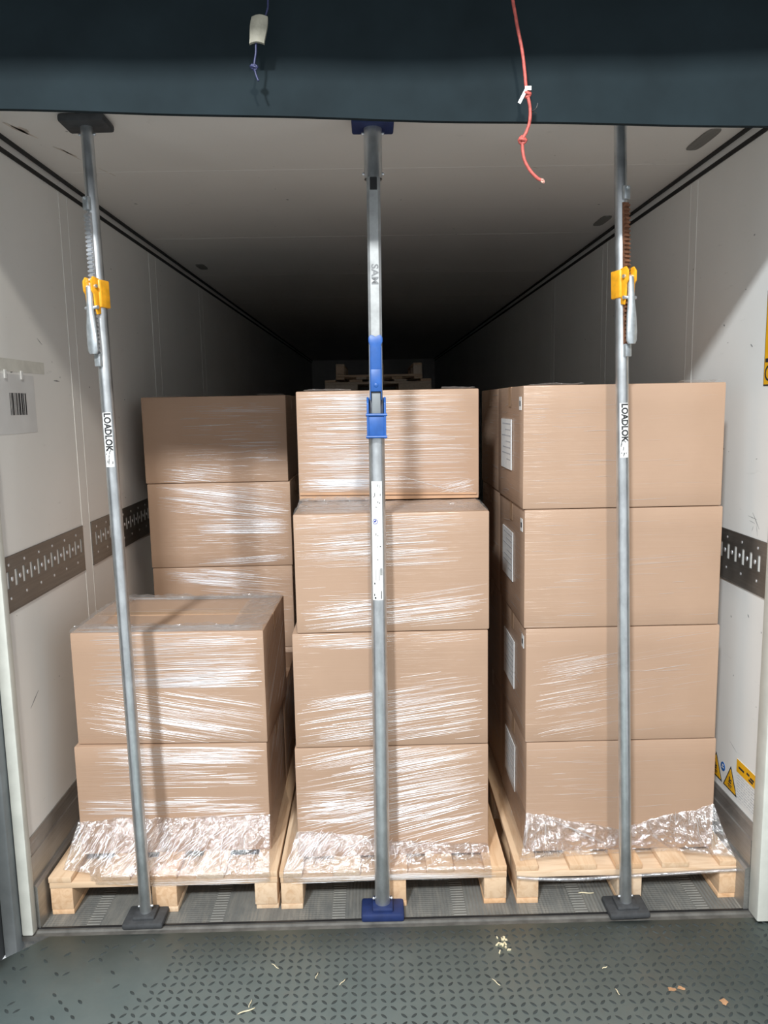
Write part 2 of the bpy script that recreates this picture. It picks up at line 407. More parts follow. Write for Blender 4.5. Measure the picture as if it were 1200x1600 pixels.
# rear frame posts of the trailer
b = bmesh.new(); box(b, -1.222, -1.183, -0.137, YF, 0.0, ZC+0.1, 0.006); trim(b, MAT['post'], 0.6)
b = bmesh.new(); box(b, 1.268, 1.345, -0.165, YF, 0.0, ZC+0.1, 0.006); trim(b, MAT['post'], 0.6)
# sill between trailer floor and dock leveller
b = bmesh.new()
prism(b, [(-0.135, -0.02), (-0.100, -0.02), (-0.100, 0.001), (-0.112, 0.001), (-0.118, -0.004), (-0.135, -0.004)], 'x', -1.25, 1.345)
trim(b, MAT['steel'])
b = bmesh.new(); box(b, WL, WR, -0.104, -0.094, -0.004, 0.003, 0.0008); trim(b, MAT['black'])

# dock leveller with raised tread lozenges
b = bmesh.new()
prism(b, [(-1.13, -0.135), (1.33, -0.135), (1.42, -0.26), (1.62, -2.9), (-1.62, -2.9), (-1.40, -0.42), (-1.235, -0.235)], 'z', -0.05, -0.004)
rg = random.Random(4)
px, py = 0.046, 0.023
iy = 0; y = -0.165
def lozenge(bm, x, y, ang, L=0.0155, W=0.0055, H=0.0022):
    ca, sa = math.cos(ang), math.sin(ang)
    def P(a, c_, z): return bm.verts.new((x+a*ca-c_*sa, y+a*sa+c_*ca, -0.004+z))
    e0, e1 = P(-L, 0, 0), P(L, 0, 0); s0, s1 = P(0, -W, 0), P(0, W, 0)
    q = [P(-L*.55, -W*.75, 0), P(L*.55, -W*.75, 0), P(L*.55, W*.75, 0), P(-L*.55, W*.75, 0)]
    t = [P(-L*.6, 0, H*.8), P(0, 0, H), P(L*.6, 0, H*.8)]
    for f in ((e0, q[0], t[0]), (q[0], s0, t[1], t[0]), (s0, q[1], t[2], t[1]), (q[1], e1, t[2]), (e1, q[2], t[2]), (q[2], s1, t[1], t[2]), (s1, q[3], t[0], t[1]), (q[3], e0, t[0])):
        bm.faces.new(f).material_index = 1
pitch_ = 0.0295
while y > -0.95:
    x = -1.30; ix = 0
    while x < 1.38:
        if not (x < -1.19 and y > -0.36) and not (x < -0.80+0.5*(y+0.5)+0.12*mnoise.noise(Vector((x*6, y*6, 1))) and rg.random() < 0.8) and rg.random() > 0.01:
            lozenge(b, x, y, PI/4 if (ix+iy) % 2 else -PI/4, L=0.0128*(0.94+0.12*rg.random()), W=0.0048, H=0.0026)
        x += pitch_; ix += 1
    y -= pitch_; iy += 1
tag(link('dock_leveller', b, [MAT['plate'], MAT['worn']], None, 0), 'dark green steel tread plate of the dock leveller in front of the trailer floor', 'dock plate')

# ------------------------------------------------------------------ dock opening around the camera side
b = bmesh.new(); box(b, -2.6, 2.6, -1.0, -0.44, 3.0, 3.7); struct('wall_dock_header', b, MAT['dockwall'])
b = bmesh.new(); box(b, -1.62, -1.267, -0.62, -0.15, -0.05, 3.0, 0.01); struct('wall_dock_left', b, MAT['dockwall'])
b = bmesh.new(); box(b, 1.405, 1.85, -0.62, -0.15, -0.05, 3.0, 0.01); struct('wall_dock_right', b, MAT['dockwall'])
b = bmesh.new(); box(b, -1.266, -1.223, -0.175, -0.12, -0.05, 3.0, 0.006); trim(b, MAT['dockgrey'], 0.6)
b = bmesh.new(); box(b, 1.346, 1.404, -0.17, -0.12, -0.05, 3.0, 0.006); trim(b, MAT['dockgrey'], 0.6)

# shelter curtain
b = bmesh.new()
zb = lambda x: 2.502 - 0.0335*(x-0.05)
nx, nz = 60, 12
rg = random.Random(8)
def curtain_y(x, t): return -0.40 + 0.006*math.sin(x*3.1+1)+0.004*math.sin(x*9+t*3)
rows = []
for j in range(nz+1):
    t = j/nz
    rows.append([(-2.4+4.8*i/nx, curtain_y(-2.4+4.8*i/nx, t), zb(-2.4+4.8*i/nx)+t*(3.45-zb(-2.4+4.8*i/nx))) for i in range(nx+1)])
fr = [[b.verts.new(p) for p in r] for r in rows]; bk = [[b.verts.new((p[0], p[1]+0.016, p[2])) for p in r] for r in rows]
for j in range(nz):
    for i in range(nx):
        b.faces.new((fr[j][i], fr[j][i+1], fr[j+1][i+1], fr[j+1][i])); b.faces.new((bk[j][i+1], bk[j][i], bk[j+1][i], bk[j+1][i+1]))
for i in range(nx): b.faces.new((fr[0][i+1], fr[0][i], bk[0][i], bk[0][i+1])); b.faces.new((fr[nz][i], fr[nz][i+1], bk[nz][i+1], bk[nz][i]))
tag(link('dock_curtain', b, MAT['tarp'], None, 0.7), 'wide dark green tarpaulin curtain hanging across the top of the dock opening', 'curtain')

# ------------------------------------------------------------------ wall fittings
def lashing_rail(x, s, y0, y1, first, pitch, label):
    b = bmesh.new(); th = 0.004; z0, z1 = 1.104, 1.290; sw, sz0, sz1 = 0.0175, 1.184, 1.240
    xa, xb = sorted((x+s*0.0006, x+s*0.0032))
    ys = []; y = first
    while y < y1 - 0.014:
        if y > y0 + 0.014: ys.append(y)
        y += pitch
    box(b, xa, xb, y0, y1, z0, sz0); box(b, xa, xb, y0, y1, sz1, z1)
    edges = [y0] + [q for yy in ys for q in (yy-sw/2, yy+sw/2)] + [y1]
    for a, c_ in zip(edges[::2], edges[1::2]): box(b, xa, xb, a, c_, sz0, sz1)
    for zz in (z0, z1): box(b, min(x, x+s*0.0045), max(x, x+s*0.0045), y0, y1, zz-0.004 if zz == z1 else zz, zz if zz == z1 else zz+0.004)
    root = tag(link('lashing_rail', b, MAT['rail']), label, 'rail', 'slotted lashing rails on the trailer walls')
    big = bmesh.new(); bmesh.ops.create_uvsphere(big, u_segments=10, v_segments=6, radius=0.0085)
    for v in big.verts: v.co = Vector((v.co.x*0.5, v.co.y*0.9, v.co.z*1.1))
    sml = bmesh.new(); bmesh.ops.create_uvsphere(sml, u_segments=8, v_segments=5, radius=0.006)
    for v in sml.verts: v.co.x *= 0.5
    proto = {}
    def rivet(kind, bm_, y, z):
        if kind not in proto:
            o = link('rivet', bm_, MAT['rack'], root, 0.8); proto[kind] = o
        else:
            o = proto[kind].copy(); C.objects.link(o); o.parent = root
        o.location = (x+s*0.003, y, z)
    for i, yy in enumerate(ys):
        if yy+pitch/2 < y1-0.012: rivet('big', big, yy+pitch/2, 1.212)
        if i % 2 == 0:
            for zz in (1.262, 1.150): rivet('small', sml, yy+0.012, zz)
lashing_rail(WL, 1, YF+0.01, 0.612, -0.056, 0.0578, 'slotted steel rail on the left wall, nearest length beside the white corner post')
lashing_rail(WL, 1, 0.706, 1.830, 0.755, 0.0595, 'slotted steel rail on the left wall, length behind the panel joint beside the left bar')
lashing_rail(WR, -1, YF+0.01, 0.577, -0.034, 0.0555, 'slotted steel rail on the right wall beside the four-high stack')

# recessed plates in the ceiling
def ceil_plate(cx, cy_, L, W, label):
    b = bmesh.new(); pts = []
    for i in range(24):
        a = 2*PI*i/24; ca, sa = math.cos(a), math.sin(a)
        pts.append((cx+W/2*math.copysign(abs(ca)**0.4, ca), cy_+L/2*math.copysign(abs(sa)**0.7, sa)))
    prism(b, pts, 'z', ZC-0.004, ZC+0.002)
    tag(link('ceiling_plate', b, MAT['rail']), label, 'ceiling plate', 'dark oval plates in the trailer ceiling')
ceil_plate(1.167, 0.272, 0.215, 0.052, 'dark grey oval plate in the ceiling at the right, the nearest one by the curtain')
ceil_plate(1.170, 1.464, 0.205, 0.052, 'dark grey oval plate in the ceiling at the right, behind the right bar')
ceil_plate(-1.070, 2.56, 0.18, 0.055, 'dim dark oval plate in the ceiling near the left wall')

# paper with barcode on the left wall
b = bmesh.new(); x0 = WL+0.0012
box(b, WL, x0, -0.06, 0.262, 1.686, 1.884)
pr = tag(link('paper_notice', b, MAT['paper']), 'white paper with a black barcode taped to the left wall', 'notice')
b = bmesh.new(); rg = random.Random(3); y = 0.068
while y < 0.188:
    wd = rg.choice((0.003, 0.004, 0.007, 0.010)); wd = min(wd, 0.190-y)
    box(b, x0, x0+0.0004, y, y+wd, 1.748, 1.822); y += wd + rg.choice((0.0025, 0.003, 0.006))
link('barcode', b, MAT['ink'], pr)
for yy in (0.045, 0.165):
    b = bmesh.new(); box(b, WL+0.0012, WL+0.006, yy-0.008, yy+0.008, 1.868, 1.898, 0.002); link('hook', b, MAT['sticker'], pr)
# old tape mark above the notice
b = bmesh.new(); box(b, WL, WL+0.0008, -0.06, 0.36, 1.893, 1.935)
tag(link('tape_residue', b, simple('tape_residue', (0.68, 0.67, 0.61), 0.5)), 'faint grey strip of old tape on the left wall above the barcode paper', 'tape')

# stickers on the right wall
xs = WR-0.0012
def tri_sticker(ya, yb, z0, z1, label):
    ym = (ya+yb)/2
    b = bmesh.new(); prism(b, [(ya, z0), (yb, z0), (ym, z1)], 'x', xs, WR)
    r = tag(link('warning_sticker', b, MAT['ink']), label, 'sticker', 'yellow warning triangles on the right wall')
    f = 0.82; cz = z0+(z1-z0)/3
    b = bmesh.new(); prism(b, [(ym+(ya-ym)*f, cz+(z0-cz)*f), (ym+(yb-ym)*f, cz+(z0-cz)*f), (ym, cz+(z1-cz)*f)], 'x', xs-0.0006, xs)
    link('yellow_field', b, MAT['warn'], r)
    b = bmesh.new()
    for (dy, dz, ww, hh) in ((0, 0.0, 0.020, 0.006), (0.004, 0.012, 0.008, 0.018), (-0.006, 0.010, 0.010, 0.006), (0, -0.010, 0.030, 0.004), (0, -0.017, 0.024, 0.003)):
        box(b, xs-0.0010, xs-0.0006, ym+dy-ww/2, ym+dy+ww/2, cz+dz-hh/2, cz+dz+hh/2)
    link('symbol', b, MAT['ink'], r)
tri_sticker(0.044, 0.152, 0.336, 0.430, 'yellow warning triangle sticker on right wall, fully in view above the kick plate')
tri_sticker(0.163, 0.272, 0.336, 0.430, 'yellow warning triangle sticker on right wall, half hidden behind the right stack')
b = bmesh.new(); prism(b, [(0.160+0.017*math.cos(2*PI*i/24), 0.399+0.017*math.sin(2*PI*i/24)) for i in range(24)], 'x', xs, WR)
r = tag(link('round_sticker', b, MAT['warnblue']), 'small round blue sticker on right wall between the two warning triangles', 'sticker')
b = bmesh.new(); box(b, xs-0.0004, xs, 0.152, 0.168, 0.394, 0.398); box(b, xs-0.0004, xs, 0.155, 0.165, 0.402, 0.408); link('symbol', b, MAT['sticker'], r)
b = bmesh.new(); box(b, xs, WR, -0.092, 0.054, 0.330, 0.482)
r = tag(link('instruction_sticker', b, MAT['sticker']), 'white instruction sticker with yellow header on right wall beside the corner post', 'sticker')
b = bmesh.new(); box(b, xs-0.0006, xs, -0.082, 0.054, 0.434, 0.482); link('yellow_header', b, MAT['warn'], r)
b = bmesh.new()
for ya, wd, z in ((0.038, 0.040, 0.456), (-0.020, 0.020, 0.462), (-0.046, 0.026, 0.456), (-0.036, 0.030, 0.446)):
    box(b, xs-0.0010, xs-0.0006, ya-wd, ya, z-0.004, z+0.004)
link('header_print', b, MAT['ink'], r)
b = bmesh.new(); rg = random.Random(5)
for i in range(9):
    z = 0.424-i*0.010
    ya = 0.044
    while ya > -0.07:
        wd = rg.uniform(0.008, 0.03); box(b, xs-0.0005, xs, max(-0.08, ya-wd), ya, z-0.0012, z+0.0012); ya -= wd+0.005
link('fine_print', b, MAT['textgrey'], r)
# big yellow sign cut by the frame
b = bmesh.new(); box(b, xs, WR, -0.098, 0.0, 1.798, 2.102)
r = tag(link('wall_sign', b, MAT['ink']), 'tall yellow sign with black border high on the right wall at the frame edge', 'sign')
b = bmesh.new(); box(b, xs-0.0006, xs, -0.098, -0.0035, 1.803, 2.097); link('yellow_field', b, MAT['warn'], r)
b = bmesh.new()
text_on(b, 'C', 0.075, lambda u, v: Vector((xs-0.0012, -0.031-u, 1.836+v)))
box(b, xs-0.0014, xs-0.0008, -0.070, -0.009, 1.874, 1.886)
link('lettering', b, MAT['ink'], r)

# ------------------------------------------------------------------ pallets
DX = ((0.0, 0.080), (0.188, 0.284), (0.353, 0.447), (0.516, 0.612), (0.720, 0.800))
def pallet(x0, y0, label, z0=0.0, flip=False, mat='wood', group='wooden pallets on the trailer floor', width=0.8, runners=None, depth=1.2):
    root = tag(empty('wooden_pallet', (x0, y0, z0)), label, 'pallet', group)
    rg = random.Random(int((x0+5)*1000+y0*100)); m = MAT[mat]
    s = width/0.8
    Z = lambda a, c_: (0.144-c_, 0.144-a) if flip else (a, c_)
    def part(name, xa, xb, ya, yb, za, zb):
        b = bmesh.new(); za, zb = Z(za, zb)
        cx, cy2, cz = (xa+xb)/2, (ya+yb)/2, (za+zb)/2
        box(b, xa-cx, xb-cx, ya-cy2, yb-cy2, za-cz, zb-cz, 0.0022)
        o = link(name, b, m, root, 0.6); o.location = (cx+rg.uniform(-.002, .002), cy2+rg.uniform(-.003, .003), cz)
        return o
    for a, c_ in DX: part('deck_board', a*s, c_*s, 0, depth, 0.123, 0.144)
    for a in (0.0, (depth-0.145)/2, depth-0.145): 
        b = bmesh.new(); za, zb = Z(0.101, 0.1228)
        # grain runs along the board: built along y, then turned
        box(b, -0.0725, 0.0725, -width/2+0.001, width/2-0.001, -(zb-za)/2, (zb-za)/2, 0.0022)
        o = link('cross_board', b, m, root, 0.6); o.location = (width/2, a+0.0725, (za+zb)/2); o.rotation_euler = (0, 0, PI/2)
    rn = runners or ((0.002, 0.079), (0.357, 0.445), (0.719, 0.798))
    for xa, xb in rn:
        for a in (0.0, (depth-0.145)/2, depth-0.145): part('block', xa*s, xb*s, a+0.002, a+0.143, 0.0202, 0.1008)
        part('bottom_board', xa*s, xb*s, 0.003, depth-0.003, 0.0, 0.020)
    return root
pallet(-1.166, -0.030, 'pale wooden pallet at the left under the two-high stack')
pallet(-0.358, -0.032, 'pale wooden pallet in the middle under the wrapped centre stack')
pallet(0.474, -0.036, 'pale wooden pallet at the right under the four-high stack')
pallet(-1.160, 1.185, 'shaded wooden pallet further in, under the rear left stack')

# ------------------------------------------------------------------ cartons
BD, BH = 0.510, 0.418
def ridge(bm, pts, n, w_, h):
    m = len(pts); prev = None
    for i, p in enumerate(pts):
        d = (pts[min(i+1, m-1)]-pts[max(i-1, 0)]).normalized(); sd = n.cross(d).normalized()
        e = math.sin(PI*(i+0.35)/(m-0.3))**0.6 if m > 2 else 1
        ww, hh = w_*e, h*e
        ring = [bm.verts.new(p - sd*ww), bm.verts.new(p - sd*ww*0.55 + n*hh*0.75), bm.verts.new(p + n*hh), bm.verts.new(p + sd*ww*0.55 + n*hh*0.75), bm.verts.new(p + sd*ww)]
        if prev:
            for q in range(4): bm.faces.new((prev[q], prev[q+1], ring[q+1], ring[q])).smooth = True
        prev = ring
def creases(bm, org, ex, ey, n, W, H, bands, rg):
    """bands: (u0,u1,v0,v1, slope, count, len0,len1 (fraction of W), width mm)"""
    for u0, u1, v0, v1, sl, cnt, l0, l1, wm in bands:
        for _ in range(int(cnt*1.35)):
            ln = rg.uniform(l0, l1); a = rg.uniform(u0, max(u0+0.001, u1-ln*0.8)); v = rg.uniform(v0, v1)
            s2 = sl + rg.gauss(0, 0.014); sg = max(3, int(ln*11)); pts = []
            ph = rg.uniform(0, 6.3); wb = rg.uniform(0.0002, 0.0009); cv = rg.gauss(0, 0.010)
            for i in range(sg+1):
                t = i/sg; u = a+ln*t; vv = v+s2*(u-a)*W/H + cv*t*(1-t)
                if u > 0.992 or vv < 0.004 or vv > 0.994: continue
                pts.append(org + ex*(u*W) + ey*(vv*H + wb*math.sin(ph+u*40)) + n*0.0004)
            if len(pts) > 2:
                wd = wm*0.00052*rg.choice((0.35, 0.4, 0.45, 0.5, 0.6, 0.8, 1.1, 1.6))
                ridge(bm, pts, n, wd, wd*rg.uniform(0.5, 0.9))
BODY = {}
def body_bm(W, D, H, seed):
    t = bmesh.new(); bmesh.ops.create_cube(t, size=1)
    for v in t.verts: v.co = Vector((v.co.x*W, v.co.y*D, (v.co.z+0.5)*H))
    bmesh.ops.bevel(t, geom=t.edges[:], offset=0.005, segments=2, profile=0.5, affect='EDGES')
    bmesh.ops.subdivide_edges(t, edges=[e for e in t.edges if e.calc_length() > 0.2], cuts=5, use_grid_fill=True)
    rg = random.Random(seed); p1, p2 = rg.uniform(0, 6), rg.uniform(0, 6)
    for v in t.verts:
        fx, fy, fz = v.co.x/(W/2), v.co.y/(D/2), (v.co.z-H/2)/(H/2)
        if abs(fy) > 0.99: v.co.y -= math.copysign(0.004*(0.5+0.5*math.sin(p1+v.co.x*8))*(1-fx*fx)*(1-fz*fz), v.co.y)
        elif abs(fx) > 0.99: v.co.x -= math.copysign(0.004*(1-fy*fy)*(1-fz*fz), v.co.x)
        elif fz > 0.99: v.co.z -= 0.003*(1-fx*fx)*(1-fy*fy)
    return t
nb = [0]
def carton(xc, yf, layer, label, group, W=0.680, rz=0.0, D=BD, front=(), top=(), side=(), labels=0, tape=True, z0=0.1445, H=BH, flaps=False):
    """layer 0 is the lowest; yf is the y of the front face."""
    nb[0] += 1; rg = random.Random(100+nb[0])
    root = tag(empty('cardboard_box', (xc, yf+D/2, z0+layer*H), rz), label, 'box', group)
    link('body', body_bm(W, D, H-0.002, nb[0]), MAT['card'], root, 0.5)
    h = H-0.002
    if tape:
        b = bmesh.new(); box(b, -W/2-0.0006, W/2+0.0006, -0.025, 0.025, h-0.0035, h+0.0004)
        for s in (-1, 1): box(b, min(s*W/2, s*(W/2+0.0008)), max(s*W/2, s*(W/2+0.0008)), -0.025, 0.025, h-0.07, h+0.0004)
        link('tape', b, MAT['tape'], root)
    b = bmesh.new(); X, Y, Z = Vector((1, 0, 0)), Vector((0, 1, 0)), Vector((0, 0, 1))
    if front: creases(b, Vector((-W/2, -D/2, 0)), X, Z, -Y, W, h, front, rg)
    if top: creases(b, Vector((-W/2, -D/2, h)), X, Y, Z, W, D, top, rg)
    for sgn, bands in side:
        if sgn < 0: creases(b, Vector((-W/2, -D/2, 0)), Y, Z, -X, D, h, bands, rg)
        else: creases(b, Vector((W/2, -D/2, 0)), Y, Z, X, D, h, bands, rg)
    if len(b.faces): tag(link('film_crease', b, MAT['crease'], root), 'shiny clear stretch film puckered over the box')
    else: b.free()
    if flaps:
        b = bmesh.new()
        prism(b, [(-W/2+0.004, 0.004), (W/2-0.004, 0.002), (W/2-0.004, 0.012), (-W/2+0.004, 0.020)], 'y', -D/2-0.009, -D/2-0.002, 0.001)
        prism(b, [(-W/2+0.004, 0.024), (W/2-0.010, 0.015), (W/2-0.010, 0.022), (-W/2+0.004, 0.034)], 'y', -D/2-0.005, -D/2-0.001, 0.001)
        link('flap', b, MAT['flap'], root)
    if labels:
        b = bmesh.new(); box(b, -W/2-0.0012, -W/2+0.002, -0.035, 0.180, 0.115, 0.300)
        lb = tag(link('shipping_label', b, MAT['sticker'], root), 'white paper label')
        b = bmesh.new()
        for i in range(7):
            zz = 0.285-i*0.022; ww = (0.17, 0.12, 0.19, 0.10, 0.16, 0.18, 0.08)[i]
            box(b, -W/2-0.0018, -W/2-0.0012, -0.025, -0.025+ww, zz-0.004, zz)
        link('print', b, MAT['textgrey'], lb)
        if labels > 1:
            b = bmesh.new(); box(b, -W/2-0.0012, -W/2+0.002, -0.222, -0.186, 0.335, 0.380)
            lb = tag(link('small_tag', b, MAT['sticker'], root), 'small white tag')
            b = bmesh.new(); box(b, -W/2-0.0018, -W/2-0.0012, -0.213, -0.195, 0.348, 0.366); link('print', b, MAT['ink'], lb)
    return root
def crumple2(p, k): return max(-0.3, 1-abs(mnoise.noise(p*k))*2.2)
def collar(root, W, D, h, patches, seed, label='crumpled clear film lying loose on the box top'):
    """loose film lying on the box top; each patch: u0,u1,v0,v1 (fractions of W and D), lift"""
    rg = random.Random(seed); b = bmesh.new()
    for u0, u1, v0, v1, lift in patches:
        nu, nv = max(4, int((u1-u0)*W/0.0045)), max(4, int((v1-v0)*D/0.0045)); ph = [rg.uniform(0, 6.3) for _ in range(6)]; g = []
        for j in range(nv+1):
            row = []
            for i in range(nu+1):
                a, c_ = i/nu, j/nv; u = u0+(u1-u0)*a; v = v0+(v1-v0)*c_
                e = math.sin(PI*min(1, max(0.02, c_)))**0.5
                p9 = Vector((u*W+seed, v*D*1.7, 0.3)); z = lift*e*(0.30+0.45*crumple2(p9, 12)+0.30*crumple2(p9, 30))
                edge = 0.006*math.sin(ph[2]+a*23)+0.005*math.sin(ph[3]+a*57)
                row.append(b.verts.new((-W/2+u*W, -D/2+v*D+(edge if c_ > 0.5 else 0), h+0.0012+max(0, z))))
            g.append(row)
        for r0, r1 in zip(g, g[1:]):
            for i in range(nu): b.faces.new((r0[i], r0[i+1], r1[i+1], r1[i])).smooth = True
    tag(link('film_collar', b, MAT['loose'], root), label)
SIDE_R = ((-1, ((0.0, 0.5, 0.05, 0.95, 0.0, 14, 0.1, 0.4, 1.4), (0.5, 1, 0.05, 0.9, -0.1, 14, 0.1, 0.35, 1.6))),)
G = 'cartons of the right four-high stack'
FR = lambda n: (0.0, 0.99, 0.03, 0.97, 0.012, n, 0.04, 0.22, 0.8)
FL = lambda n: (0.0, 0.50, 0.03, 0.97, 0.012, n, 0.04, 0.22, 0.9)
c3 = carton(0.844, 0.05, 3, 'topmost carton of the right stack in front, behind the right bar', G, side=SIDE_R, labels=2, front=(FR(22), FL(22), (0.0, 0.12, 0.05, 0.95, 0, 24, 0.02, 0.10, 0.8)))
carton(0.851, 0.05, 2, 'second carton from the top of the right front stack', G, side=SIDE_R, labels=2, front=(FR(22), FL(18), (0.0, 1, 0.40, 0.60, 0.06, 16, 0.15, 0.5, 0.8)))
carton(0.858, 0.05, 1, 'second carton from the bottom of the right front stack, with slanting film streaks', G, side=SIDE_R, labels=2, front=(FR(14), (0.02, 0.46, 0.02, 0.72, 0.16, 62, 0.10, 0.38, 1.5), (0.40, 0.98, 0.05, 0.90, 0.14, 22, 0.1, 0.35, 0.8)))
carton(0.863, 0.05, 0, 'bottom carton of the right front stack with loose film over the pallet', G, side=SIDE_R, labels=1, front=(FR(26), FL(40)))
for L_, nm in ((3, 'topmost'), (2, 'third from the floor'), (1, 'second from the floor'), (0, 'lowest')):
    carton(0.850+0.005*(3-L_), 0.566, L_, 'dim carton behind the right front stack, %s of the rear row' % nm, 'cartons behind the right front stack', side=SIDE_R)
G = 'cartons of the centre stack'
c2 = carton(0.057, 0.05, 2, 'topmost front carton of the centre stack, with the open film collar on top', G, W=0.668, front=((0.0, 0.82, 0.55, 0.98, 0.03, 95, 0.10, 0.45, 1.4), (0.0, 0.75, 0.60, 0.82, 0.06, 50, 0.15, 0.5, 1.8), (0.02, 0.95, 0.02, 0.22, 0.10, 60, 0.2, 0.6, 1.9), (0.02, 0.5, 0.1, 0.35, -0.03, 28, 0.1, 0.4, 1.2), (0.5, 1, 0.2, 0.35, 0.13, 12, 0.2, 0.4, 1.2), FR(14)),
       top=((0.0, 0.99, 0.02, 0.5, 0.02, 36, 0.05, 0.3, 2.4), (0.0, 0.45, 0.1, 0.6, 0.4, 40, 0.03, 0.12, 3.6)))
carton(0.046, 0.05, 1, 'middle front carton of the centre stack, with slanting film streaks', G, W=0.682, front=((0.0, 1, 0.03, 0.42, 0.13, 110, 0.15, 0.6, 1.7), (0.5, 1, 0.48, 0.64, 0.11, 10, 0.12, 0.4, 1.2), (0.0, 0.5, 0.86, 0.98, 0.02, 26, 0.1, 0.4, 1.6), (0.5, 1, 0.90, 0.98, 0.10, 14, 0.1, 0.4, 1.2), FR(10)))
carton(0.044, 0.05, 0, 'bottom front carton of the centre stack, heavily streaked with film', G, W=0.688, front=((0.0, 1, 0.28, 0.97, 0.17, 150, 0.15, 0.6, 1.7), (0.0, 1, 0.05, 0.45, 0.26, 80, 0.1, 0.45, 1.7), (0.0, 0.35, 0.30, 0.60, 0.06, 70, 0.05, 0.25, 1.4)))
c4 = carton(0.058, 0.395, 3, 'uppermost carton of the centre stack, set back and brightly wrapped', G, W=0.690, flaps=True, front=((0.0, 1, 0.10, 0.97, 0.0, 170, 0.15, 0.6, 1.6), (0.0, 0.50, 0.08, 0.97, -0.01, 150, 0.12, 0.42, 2.0), (0.0, 0.4, 0.12, 0.20, -0.02, 50, 0.15, 0.35, 2.4), (0.55, 0.6, 0.22, 0.24, -0.30, 2, 0.42, 0.44, 3.0), (0.75, 1, 0.04, 0.12, 0.25, 26, 0.05, 0.2, 1.2)))
for L_, nm in ((2, 'third'), (1, 'second'), (0, 'first')):
    carton(0.050, 0.566, L_, 'carton hidden in the rear row of the centre stack, %s from the floor' % nm, 'cartons in the rear row of the centre stack')
G = 'cartons of the low left stack'
SIDE_L = ((1, ((0.0, 1, 0.05, 0.95, 0.5, 40, 0.15, 0.5, 2.0),)),)
c1 = carton(-0.738, 0.112, 1, 'upper carton of the low left front stack, taped and film-wrapped on top', G, W=0.688, rz=-0.028, side=SIDE_L,
       front=((0.10, 1, 0.64, 0.97, 0.03, 110, 0.10, 0.5, 1.6), (0.08, 1, 0.50, 0.64, 0.03, 90, 0.12, 0.5, 2.0), (0.04, 0.98, 0.10, 0.50, -0.17, 90, 0.15, 0.6, 1.6), (0.45, 0.98, 0.1, 0.35, -0.19, 14, 0.2, 0.4, 1.2), (0, 0.3, 0.05, 0.5, -0.1, 10, 0.05, 0.2, 1.0)),
       top=((0.0, 0.99, 0.0, 0.15, 0.03, 90, 0.06, 0.3, 3.6), (0.0, 0.99, 0.90, 0.99, 0.0, 40, 0.1, 0.4, 4.0), (0.82, 0.99, 0.1, 0.9, 0.9, 30, 0.05, 0.14, 2.4), (0.1, 0.9, 0.5, 0.6, 0.0, 5, 0.3, 0.6, 1.4)))
collar(c1, 0.688, BD, BH-0.002, ((0.0, 0.995, -0.005, 0.17, 0.016), (0.02, 0.99, 0.88, 1.0, 0.018), (0.82, 1.0, 0.15, 0.98, 0.016), (0.0, 0.12, 0.1, 0.95, 0.014)), 5)
collar(c2, 0.668, BD, BH-0.002, ((0.0, 0.995, -0.003, 0.62, 0.010), (0.0, 0.42, 0.30, 0.64, 0.028)), 6)
carton(-0.752, 0.105, 0, 'lower carton of the low left front stack with crumpled film at its foot', G, W=0.694, side=SIDE_L,
       front=((0.10, 1, 0.83, 0.98, -0.04, 90, 0.1, 0.45, 1.8), (0.12, 1, 0.60, 0.82, 0.01, 46, 0.1, 0.4, 1.3), (0.0, 1, 0.38, 0.52, -0.03, 60, 0.1, 0.4, 1.8), (0.45, 1, 0.30, 0.42, 0.06, 20, 0.1, 0.3, 1.2)))
carton(-0.752, 0.625, 0, 'shaded carton hidden behind the low left front stack', 'cartons behind the low left stack', W=0.694, side=SIDE_L)
G = 'cartons of the rear left stack'
c5 = carton(-0.763, 1.21, 3, 'topmost carton of the tall rear left stack, in half shade', G, W=0.694, front=((0.25, 0.98, 0.15, 0.92, 0.0, 90, 0.05, 0.25, 2.0), (0.1, 0.6, 0.0, 0.2, -0.12, 40, 0.1, 0.3, 1.8), (0.25, 1, 0.82, 0.84, 0.0, 8, 0.4, 0.7, 1.6)))
carton(-0.757, 1.21, 2, 'second carton from the top of the tall rear left stack', G, W=0.696, front=((0.06, 1, 0.66, 0.98, -0.12, 120, 0.12, 0.5, 2.2), (0.3, 1, 0.40, 0.58, -0.02, 90, 0.1, 0.45, 2.2), (0.2, 1, 0.2, 0.4, 0.04, 20, 0.1, 0.35, 1.6), (0.3, 0.95, 0.02, 0.10, 0.06, 24, 0.15, 0.5, 1.6)))
carton(-0.757, 1.21, 1, 'third carton from the top of the tall rear left stack, partly hidden', G, W=0.690, front=((0.08, 0.7, 0.82, 0.98, -0.10, 60, 0.1, 0.4, 2.0), (0.3, 1, 0.70, 0.95, -0.11, 30, 0.2, 0.5, 2.0), (0, 1, 0.1, 0.6, 0, 40, 0.1, 0.3, 1.4)))
carton(-0.755, 1.21, 0, 'lowest carton of the tall rear left stack, nearly hidden', G, W=0.690, front=((0.5, 1, 0.2, 0.98, 0.02, 50, 0.1, 0.3, 2.0),))

for c_, W_, sd in ((c3, 0.68, 7), (c4, 0.69, 8), (c5, 0.694, 9)):
    collar(c_, W_, BD, BH-0.002, ((0.04, 0.30, 0.0, 0.14, 0.008), (0.80, 0.98, 0.0, 0.14, 0.009)), sd)
